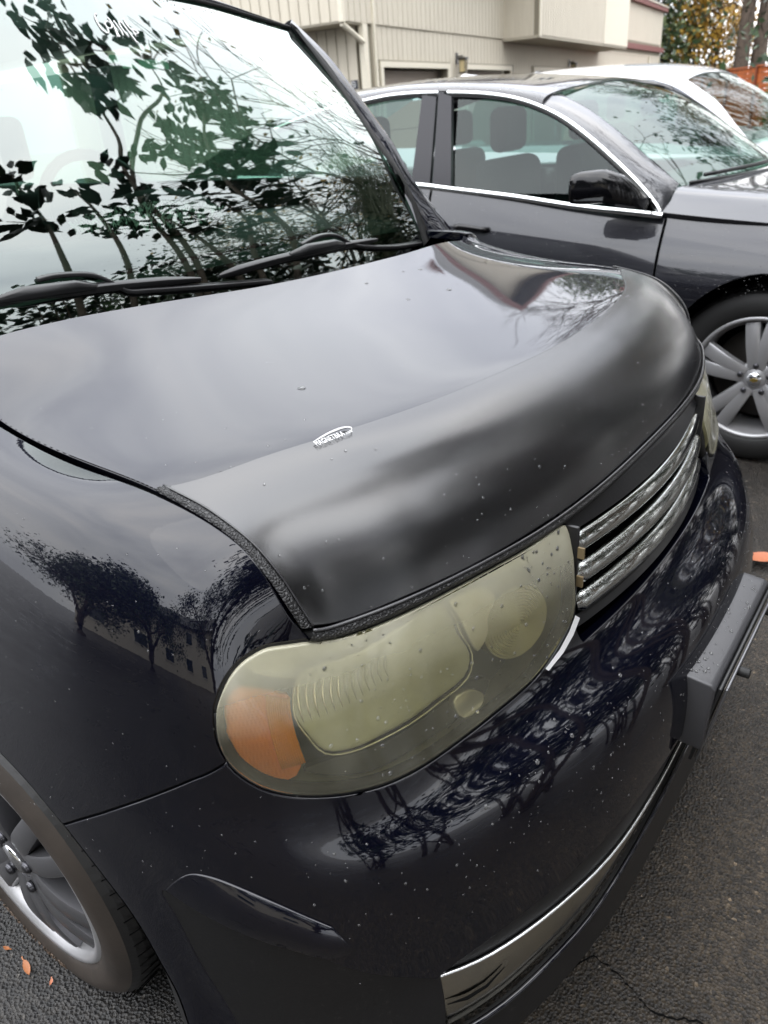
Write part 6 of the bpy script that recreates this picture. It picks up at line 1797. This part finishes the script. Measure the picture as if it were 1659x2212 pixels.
# ================================================================== planting and buildings around the parking bays (seen in the reflections)
def stalk_shrub(base, stalks, label, seed, leaf_len=.12, group='leathery shrubs in the bed ahead of the cars'):
    rnd = random.Random(seed); t = empty('leathery_shrub', tuple(base), label, 'shrub', group); mb = MB(); v = []; f = []
    for (tip, n_leaf) in stalks:
        b = Vector(base) + Vector((rnd.uniform(-.25, .25), rnd.uniform(-.25, .25), 0)); tip = Vector(tip)
        m1 = b.lerp(tip, .5) + Vector((rnd.uniform(-.15, .15), rnd.uniform(-.15, .15), 0)); pts = [Vector(p) for p in crv([b, m1, tip], 5)]
        mb.tube(pts, [.016 - .010 * i / len(pts) for i in range(len(pts))], 5, False)
        for s_ in range(n_leaf):
            q = 1 - (s_ / n_leaf) ** 1.3 * .42; c = b.lerp(tip, q) + Vector((rnd.gauss(0, .05), rnd.gauss(0, .05), rnd.gauss(0, .04)))
            if q > .5: c = pts[min(len(pts) - 1, int(q * (len(pts) - 1)))] + Vector((rnd.gauss(0, .05), rnd.gauss(0, .05), rnd.gauss(0, .04)))
            a = Vector((rnd.uniform(-1, 1), rnd.uniform(-1, 1), rnd.uniform(-.5, .9))).normalized(); b2 = a.orthogonal().normalized(); b2.rotate(Matrix.Rotation(rnd.uniform(0, 6.28), 3, a)); L_ = leaf_len * rnd.uniform(.7, 1.3); i = len(v)
            nn = a.cross(b2); 
            v += [c, c + a * L_ * .3 + b2 * L_ * .2, c + a * L_ * .7 + b2 * L_ * .21 - nn * L_ * .06, c + a * L_ * 1.05 - nn * L_ * .14, c + a * L_ * .7 - b2 * L_ * .21 - nn * L_ * .06, c + a * L_ * .3 - b2 * L_ * .2]; f.append((i, i + 1, i + 2, i + 3, i + 4, i + 5))
    o = mb.build('stems', M['bark'], None, True); inv_parent(o, t); o = mesh_obj('foliage', v, f, M['leaf_shrub'], None); inv_parent(o, t)
    return t
# --- PLACED
RP_A = [[3.81, -1.1, 10.66], [4.95, -1.06, 11.64], [4.82, -0.93, 10.95], [3.32, -0.98, 9.47], [4.18, -1.1, 10.52], [4.55, -1.02, 10.41], [3.05, -1.01, 8.86], [3.78, -1.08, 9.57], [3.84, -0.94, 9.26], [3.02, -1.09, 8.5], [2.82, -1.03, 7.91], [3.5, -1.0, 8.66], [3.09, -1.02, 7.91], [3.75, -0.98, 8.46], [2.84, -0.94, 7.3], [3.27, -0.89, 7.41], [4.13, -1.05, 8.52], [4.0, -0.96, 8.9], [4.79, -0.95, 9.63], [6.18, -1.05, 11.42], [7.38, -1.12, 12.4], [7.62, -0.89, 12.2], [6.49, -1.05, 10.77], [5.72, -1.04, 9.7], [3.98, -0.91, 8.54]]
RP_As = [[2.93, -1.05, 7.53], [2.49, -1.05, 6.46], [1.68, -1.05, 4.78], [4.2, -1.05, 8.01], [4.78, -1.05, 8.71]]
RP_B = [[5.08, -0.98, 8.5], [5.73, -1.01, 8.93], [4.57, -0.93, 7.67], [4.39, -1.11, 7.79], [4.61, -0.95, 7.22], [4.6, -1.03, 6.97], [3.68, -1.1, 6.55], [3.2, -0.96, 6.5], [2.51, -0.9, 5.8], [2.86, -1.07, 5.81], [2.96, -0.97, 5.36], [3.83, -1.05, 5.95], [3.38, -0.94, 5.12], [2.63, -0.95, 4.61], [2.58, -1.07, 5.12], [2.74, -0.92, 4.23], [2.37, -0.96, 3.61]]
RP_C = [[1.72, -0.96, 5.3], [1.46, -0.92, 4.53], [1.86, -1.02, 4.54], [1.06, -0.94, 4.96], [0.95, -0.91, 4.28]]
RP_D = [[0.8, -1.1, 5.87], [0.56, -0.92, 4.86], [0.52, -1.03, 4.43], [0.23, -1.0, 4.45], [0.18, -1.08, 2.87]]
RP_E = [[0.58, -1.6, 3.95], [0.95, -1.6, 3.33], [0.01, -1.6, 4.32], [2.98, -1.6, 3.55], [2.96, -1.6, 2.85], [2.29, -1.6, 3.31], [2.05, -1.6, 3.56]]
RP_fan = [[11.19, -2.4, 13.55], [14.13, -2.4, 15.98], [36.59, -2.4, 34.75], [266.6, -2.4, 224.78], [77.29, -2.4, 64.96], [32.19, -2.4, 27.73], [22.35, -2.4, 19.07], [14.09, -2.4, 12.07], [11.19, -2.4, 9.48], [8.78, -2.4, 7.26], [8.1, -2.4, 9.13], [9.18, -2.4, 10.91], [8.71, -2.4, 10.83], [10.94, -2.4, 10.75]]
RP_fan0 = [[4.4, -2.4, 3.25], [4.71, -2.4, 4.05], [4.62, -2.4, 3.11]]
RP_twig = [[6.99, -1.7, 9.51], [6.15, -1.7, 8.34], [5.28, -1.7, 7.22], [4.49, -1.7, 6.27], [3.62, -1.7, 4.99], [4.44, -1.7, 5.94], [3.46, -1.7, 4.57], [3.19, -1.7, 4.28]]

def big_leaves(v, f, c, n, L0, rnd, spread=.10, up=.35):
    for _ in range(n):
        p = Vector(c) + Vector((rnd.gauss(0, 1), rnd.gauss(0, .6), rnd.gauss(0, 1))) * spread
        th = rnd.uniform(0, 6.28); a = Vector((math.cos(th), math.sin(th), rnd.uniform(-.9, up))).normalized(); b2 = a.cross(Vector((rnd.uniform(-.35, .35), rnd.uniform(-.35, .35), 1))).normalized(); nn = a.cross(b2) * -1; L_ = L0 * rnd.uniform(.7, 1.25); i = len(v)
        v += [p, p + a * L_ * .25 + b2 * L_ * .2, p + a * L_ * .6 + b2 * L_ * .25 - nn * L_ * .05, p + a * L_ * .9 + b2 * L_ * .07 - nn * L_ * .12, p + a * L_ * 1.08 - nn * L_ * .2, p + a * L_ * .9 - b2 * L_ * .07 - nn * L_ * .12, p + a * L_ * .6 - b2 * L_ * .25 - nn * L_ * .05, p + a * L_ * .25 - b2 * L_ * .17]
        f.append((i, i + 1, i + 7)); f.append((i + 1, i + 2, i + 6, i + 7)); f.append((i + 2, i + 3, i + 5, i + 6)); f.append((i + 3, i + 4, i + 5))
def tall_shrub(label, base, groups, seed, leaf_len, per):
    """a leggy big-leaved shrub: each group is a stalk with leaf clusters along it"""
    rnd = random.Random(seed); t = empty('leggy_shrub', tuple(base), label, 'shrub', 'leggy big-leaved shrubs in the bed ahead of the cars'); mb = MB(); v = []; f = []
    B = Vector(base)
    for stalk, clus in groups:
        pts = [Vector(p) for p in crv([B + Vector((rnd.uniform(-.1, .1), 0, 0))] + [Vector(p) for p in stalk], 5)]
        mb.tube(pts, [.035 - .024 * i / len(pts) for i in range(len(pts))], 6, False)
        for c in clus:
            c = Vector(c); j = min(range(len(pts)), key=lambda q: (pts[q] - c).length + (.6 if pts[q].z > c.z else 0)); mb.tube([pts[j], (pts[j] + c) / 2 + Vector((0, 0, -.05)), c], [.014, .010, .006], 4, False)
            big_leaves(v, f, c, per, leaf_len, rnd, leaf_len * .55)
    o = mb.build('stems', M['bark'], None, True); inv_parent(o, t); o = mesh_obj('foliage', v, f, M['leaf_shrub'], None); inv_parent(o, t)
RP_G = [[1.36,-1.1,4.4],[1.53,-1.1,4.3],[1.63,-1.1,4.03],[1.75,-1.1,3.83],[1.61,-1.1,3.37],[1.26,-1.1,3.56],[1.13,-1.1,3.76],[1.04,-1.1,4.04],[1.38,-1.1,3.36],[2.14,-1.1,3.87],[2.03,-1.1,3.32],[0.78,-1.1,3.85],[1.68,-1.1,3.1],[2.18,-1.1,4.32],[2.48,-1.1,3.82]]
A_ = RP_A
tall_shrub('tallest leggy shrub with large drooping leaves ahead of the near car', (.6, -1.4, GZ), [([RP_As[2], RP_As[1], RP_As[0], (3.2,-1.0,8.3), (3.9,-1.0,10.0)], A_[0:19] + A_[24:25]), ([(1.5,-1.1,4.4), (3.0,-1.05,6.8), RP_As[3], RP_As[4], (5.3,-1.0,9.6)], A_[19:24])], 31, .27, 8)
extra = [[(a + b) / 2 + d for a, b, d in zip(p, q, (.15, 0, -.1))] for p, q in zip(RP_B[:-1], RP_B[1:])]
tall_shrub('dense broad leggy shrub ahead of the gap between the two dark cars', (1.1, -1.5, GZ), [([(2.1,-1.2,2.8), (2.6,-1.0,4.6), (3.5,-1.0,6.2), (4.4,-1.0,7.4), (5.1,-1.0,8.4)], RP_B + extra + RP_C[:3])], 32, .20, 14)
tall_shrub('leggy shrub left of the tallest one, ahead of the near wheel side', (-.35, -1.5, GZ), [([(.18,-1.08,2.87), (.5,-1.0,4.3), (.7,-1.05,5.5)], RP_D[:4] + [[.4,-1.0,4.2],[.6,-1.0,5.1]]), ([(.5,-1.2,2.4), (.95,-.95,4.2), (1.05,-.95,4.9)], RP_C[3:])], 33, .24, 8)
tall_shrub('bushy shrub of middle height ahead of the number plate end', (1.2, -1.4, GZ), [([(1.3,-1.2,2.2), (1.4,-1.1,3.3), (1.5,-1.1,4.2)], RP_G[:9] + RP_G[11:13]), ([(1.5,-1.2,2.2), (2.0,-1.1,3.4), (2.2,-1.1,4.1)], RP_G[9:11] + RP_G[13:])], 34, .15, 16)
# low dense shrubs along the bed
def low_shrub(base, H, W, seed, label, n=620, L0=.14):
    rnd = random.Random(seed); t = empty('low_shrub', tuple(base), label, 'shrub', 'low dense shrubs in the bed ahead of the cars'); mb = MB(); v = []; f = []; B = Vector(base); tips = []
    for k in range(9):
        tip = B + Vector((rnd.uniform(-W, W), rnd.uniform(-.35, .35), H * rnd.uniform(.6, 1.05))); m1 = B.lerp(tip, .5) + Vector((rnd.uniform(-.1, .1), 0, 0)); mb.tube([B + Vector((rnd.uniform(-.2, .2), rnd.uniform(-.1, .1), 0)), m1, tip], [.02, .013, .005], 4, False); tips.append(tip); tips.append(m1.lerp(tip, .5)); tips.append(m1)
    for k in range(n):
        c = rnd.choice(tips); big_leaves(v, f, c, 1, L0, rnd, .17)
    o = mb.build('stems', M['bark'], None, True); inv_parent(o, t); o = mesh_obj('foliage', v, f, M['leaf_shrub'], None); inv_parent(o, t)
for k, (x, H, lab) in enumerate(((-1.9, 1.9, 'low shrub at the left end of the planting bed'), (-1.1, 2.5, 'low shrub ahead of the near wheel'), (-.3, 2.8, 'low shrub ahead of the near headlight'), (.55, 2.5, 'low shrub ahead of the number plate'), (1.4, 2.7, 'low shrub ahead of the gap between the cars'), (2.2, 2.7, 'low shrub ahead of the sedan near wing'), (3.0, 2.2, 'low shrub ahead of the middle of the sedan'), (3.9, 2.4, 'low shrub ahead of the sedan far wing'), (4.9, 2.0, 'low shrub ahead of the gap beyond the sedan'), (6.0, 2.2, 'low shrub ahead of the white car'))):
    low_shrub((x, -1.75, GZ), H * 1.15, .45, 50 + k, lab + ', dense and leathery')
# willow-like fan of thin green twigs
rnd = random.Random(71); t = empty('twiggy_shrub', (4.3, -2.4, GZ), 'fan shaped shrub of thin bare green twigs ahead of the sedan', 'shrub')
mb = MB(); o0 = Vector((4.3, -2.4, GZ))
ends = [Vector(p) for p in RP_fan if p[2] < 21]
for k in range(170):
    e_ = rnd.choice(ends).lerp(rnd.choice(ends), rnd.random()); d = (e_ - Vector((4.45, -2.4, 3.2))); 
    if d.length > 9: d = d.normalized() * rnd.uniform(6, 9)
    st = Vector((4.3 + rnd.uniform(-.25, .25), -2.4 + rnd.uniform(-.3, .3), rnd.uniform(.2, 2.2))); tip = Vector((4.45, -2.4, 3.2)) + d * rnd.uniform(.5, 1.05) + Vector((rnd.gauss(0, .3), rnd.gauss(0, .4), rnd.gauss(0, .3)))
    m1 = Vector((4.45, -2.4, 3.1)) + Vector((rnd.gauss(0, .15), rnd.gauss(0, .2), 0)); m2 = m1.lerp(tip, .55) + Vector((.1, 0, .15)); pts = [Vector(p) for p in crv([st, m1, m2, tip], 3)]
    mb.tube(pts, [.011 - .0065 * i / len(pts) for i in range(len(pts))], 3, False)
    for q in range(7):
        b_ = pts[rnd.randrange(4, len(pts))]; mb.tube([b_, b_ + Vector((rnd.uniform(-.3, .4), rnd.uniform(-.3, .3), rnd.uniform(.1, .6)))], [.005, .0025], 3, False)
o = mb.build('stems', simple('green_brown_twig', (.06, .065, .03), .7), None); inv_parent(o, t)
t = empty('thin_sapling', (2.6, -1.7, GZ), 'thin leafless sapling with crooked side twigs ahead of the cars', 'sapling'); mb = MB()
tw = [Vector(p) for p in RP_twig]; mb.tube([Vector((2.6, -1.7, GZ)), Vector((2.9, -1.7, 3.0)), tw[4], tw[3], tw[2], tw[1], tw[0]], [.03, .025, .02, .018, .014, .01, .006], 5, False); mb.tube([Vector((2.9, -1.7, 3.0)), tw[7], tw[6], tw[5]], [.02, .014, .01, .006], 4, False)
for k in range(26):
    a = rnd.choice(tw); mb.tube([a, a + Vector((rnd.uniform(-.5, .5), 0, rnd.uniform(.1, .6))), a + Vector((rnd.uniform(-.7, .7), 0, rnd.uniform(.5, 1.0)))], [.010, .007, .003], 3, False)
o = mb.build('stems', M['twig'], None); inv_parent(o, t)
# bare street trees beyond the bed, their branches show in the sedan's glass, the hood and the bumper
tree('bare_tree', (8.6, -3.2, GZ), 9.5, .15, 'bare branching tree beyond the bed ahead of the white car', 'tree', 82, 'leaf_yellow', 400, .05, .35, depth=5, split=3, first=.2, spr=.55)
tree('leafy_tree', (-4.0, -5.5, GZ), 6.0, .16, 'leafy dark tree beyond the left part of the bed', 'tree', 84, 'leaf_dark', 9000, .09, .45, depth=4, split=3, first=.25, spr=.7)
tree('leafy_tree', (1.6, -6.5, GZ), 5.2, .16, 'leafy dark tree farther off straight ahead of the near car', 'tree', 85, 'leaf_dark', 8000, .09, .5, depth=4, split=3, first=.2, spr=.7)
for k, (x, y, H, kd) in enumerate(((5.5, -7.5, 8.5, 'leaf_dark'), (9.5, -8.0, 9.5, 'leaf_yellow'), (14.0, -6.5, 9.0, 'leaf_dark'), (19.0, -4.0, 9.0, 'leaf_dark'), (26.0, -4.0, 10.0, 'leaf_green'), (13.5, -.5, 6.5, 'leaf_dark'), (17.5, .3, 7.5, 'leaf_dark'))):
    tree('row_tree', (x, y, GZ), H, .17, ('dark leafy tree in the row beyond the bed, ahead of the sedan far side', 'yellow leaved tree in the row beyond the bed, ahead of the white car', 'dark leafy tree in the row to the right of the yellow one', 'dark leafy tree farther right along the row', 'evergreen at the far right end of the row', 'dark leafy tree close beyond the white car nose', 'dark leafy tree behind the one by the white car nose')[k], 'tree', 100 + k, kd, 3500, .09, .45, depth=5, split=3, first=.22, spr=.65)
# the neighbouring block behind the photographer's left
nb = empty('neighbour_building', (-18, 1, GZ), 'beige two storey apartment block across the lane on the left', 'building')
mb = MB(); mb.box((-21, -9, GZ), (-16, 12, 5.4)); o = mb.build('wall', M['siding'], None); inv_parent(o, nb)
mb = MB(); mb.add([(-15.4, -9.6, 5.3), (-15.4, 12.6, 5.3), (-18.5, 12.6, 7.4), (-18.5, -9.6, 7.4)], [(0, 1, 2, 3)]); mb.add([(-21.6, -9.6, 5.3), (-21.6, 12.6, 5.3), (-18.5, 12.6, 7.4), (-18.5, -9.6, 7.4)], [(3, 2, 1, 0)]); o = mb.build('roof', M['roof_felt'], None); inv_parent(o, nb)
for y in (-6, -2, 2, 6, 10):
    for z in (1.0, 3.6):
        mb = MB(); mb.box((-16.02, y - .8, z), (-15.93, y + .8, z + 1.3)); w_ = mb.build('window', M['trim'], None); inv_parent(w_, nb)
        mb = MB(); mb.box((-15.93, y - .7, z + .1), (-15.91, y + .7, z + 1.2)); p_ = mb.build('pane', simple('dark_pane', (.04, .05, .05), .06), None); inv_parent(p_, w_)
for k, (x, y, H) in enumerate(((-8.5, 2.6, 4.6), (-9.2, 6.5, 4.4), (-6.2, -3.0, 6.5))):
    tree('leafy_tree', (x, y, GZ), H, .18, ('leafy dark tree on the lane side, level with the near door', 'leafy dark tree on the lane side, farthest back', 'leafy dark tree on the lane side, level with the planting bed')[k], 'tree', 90 + k, 'leaf_dark', 14000, .07, .28, depth=4, split=3, first=.22, spr=.75)
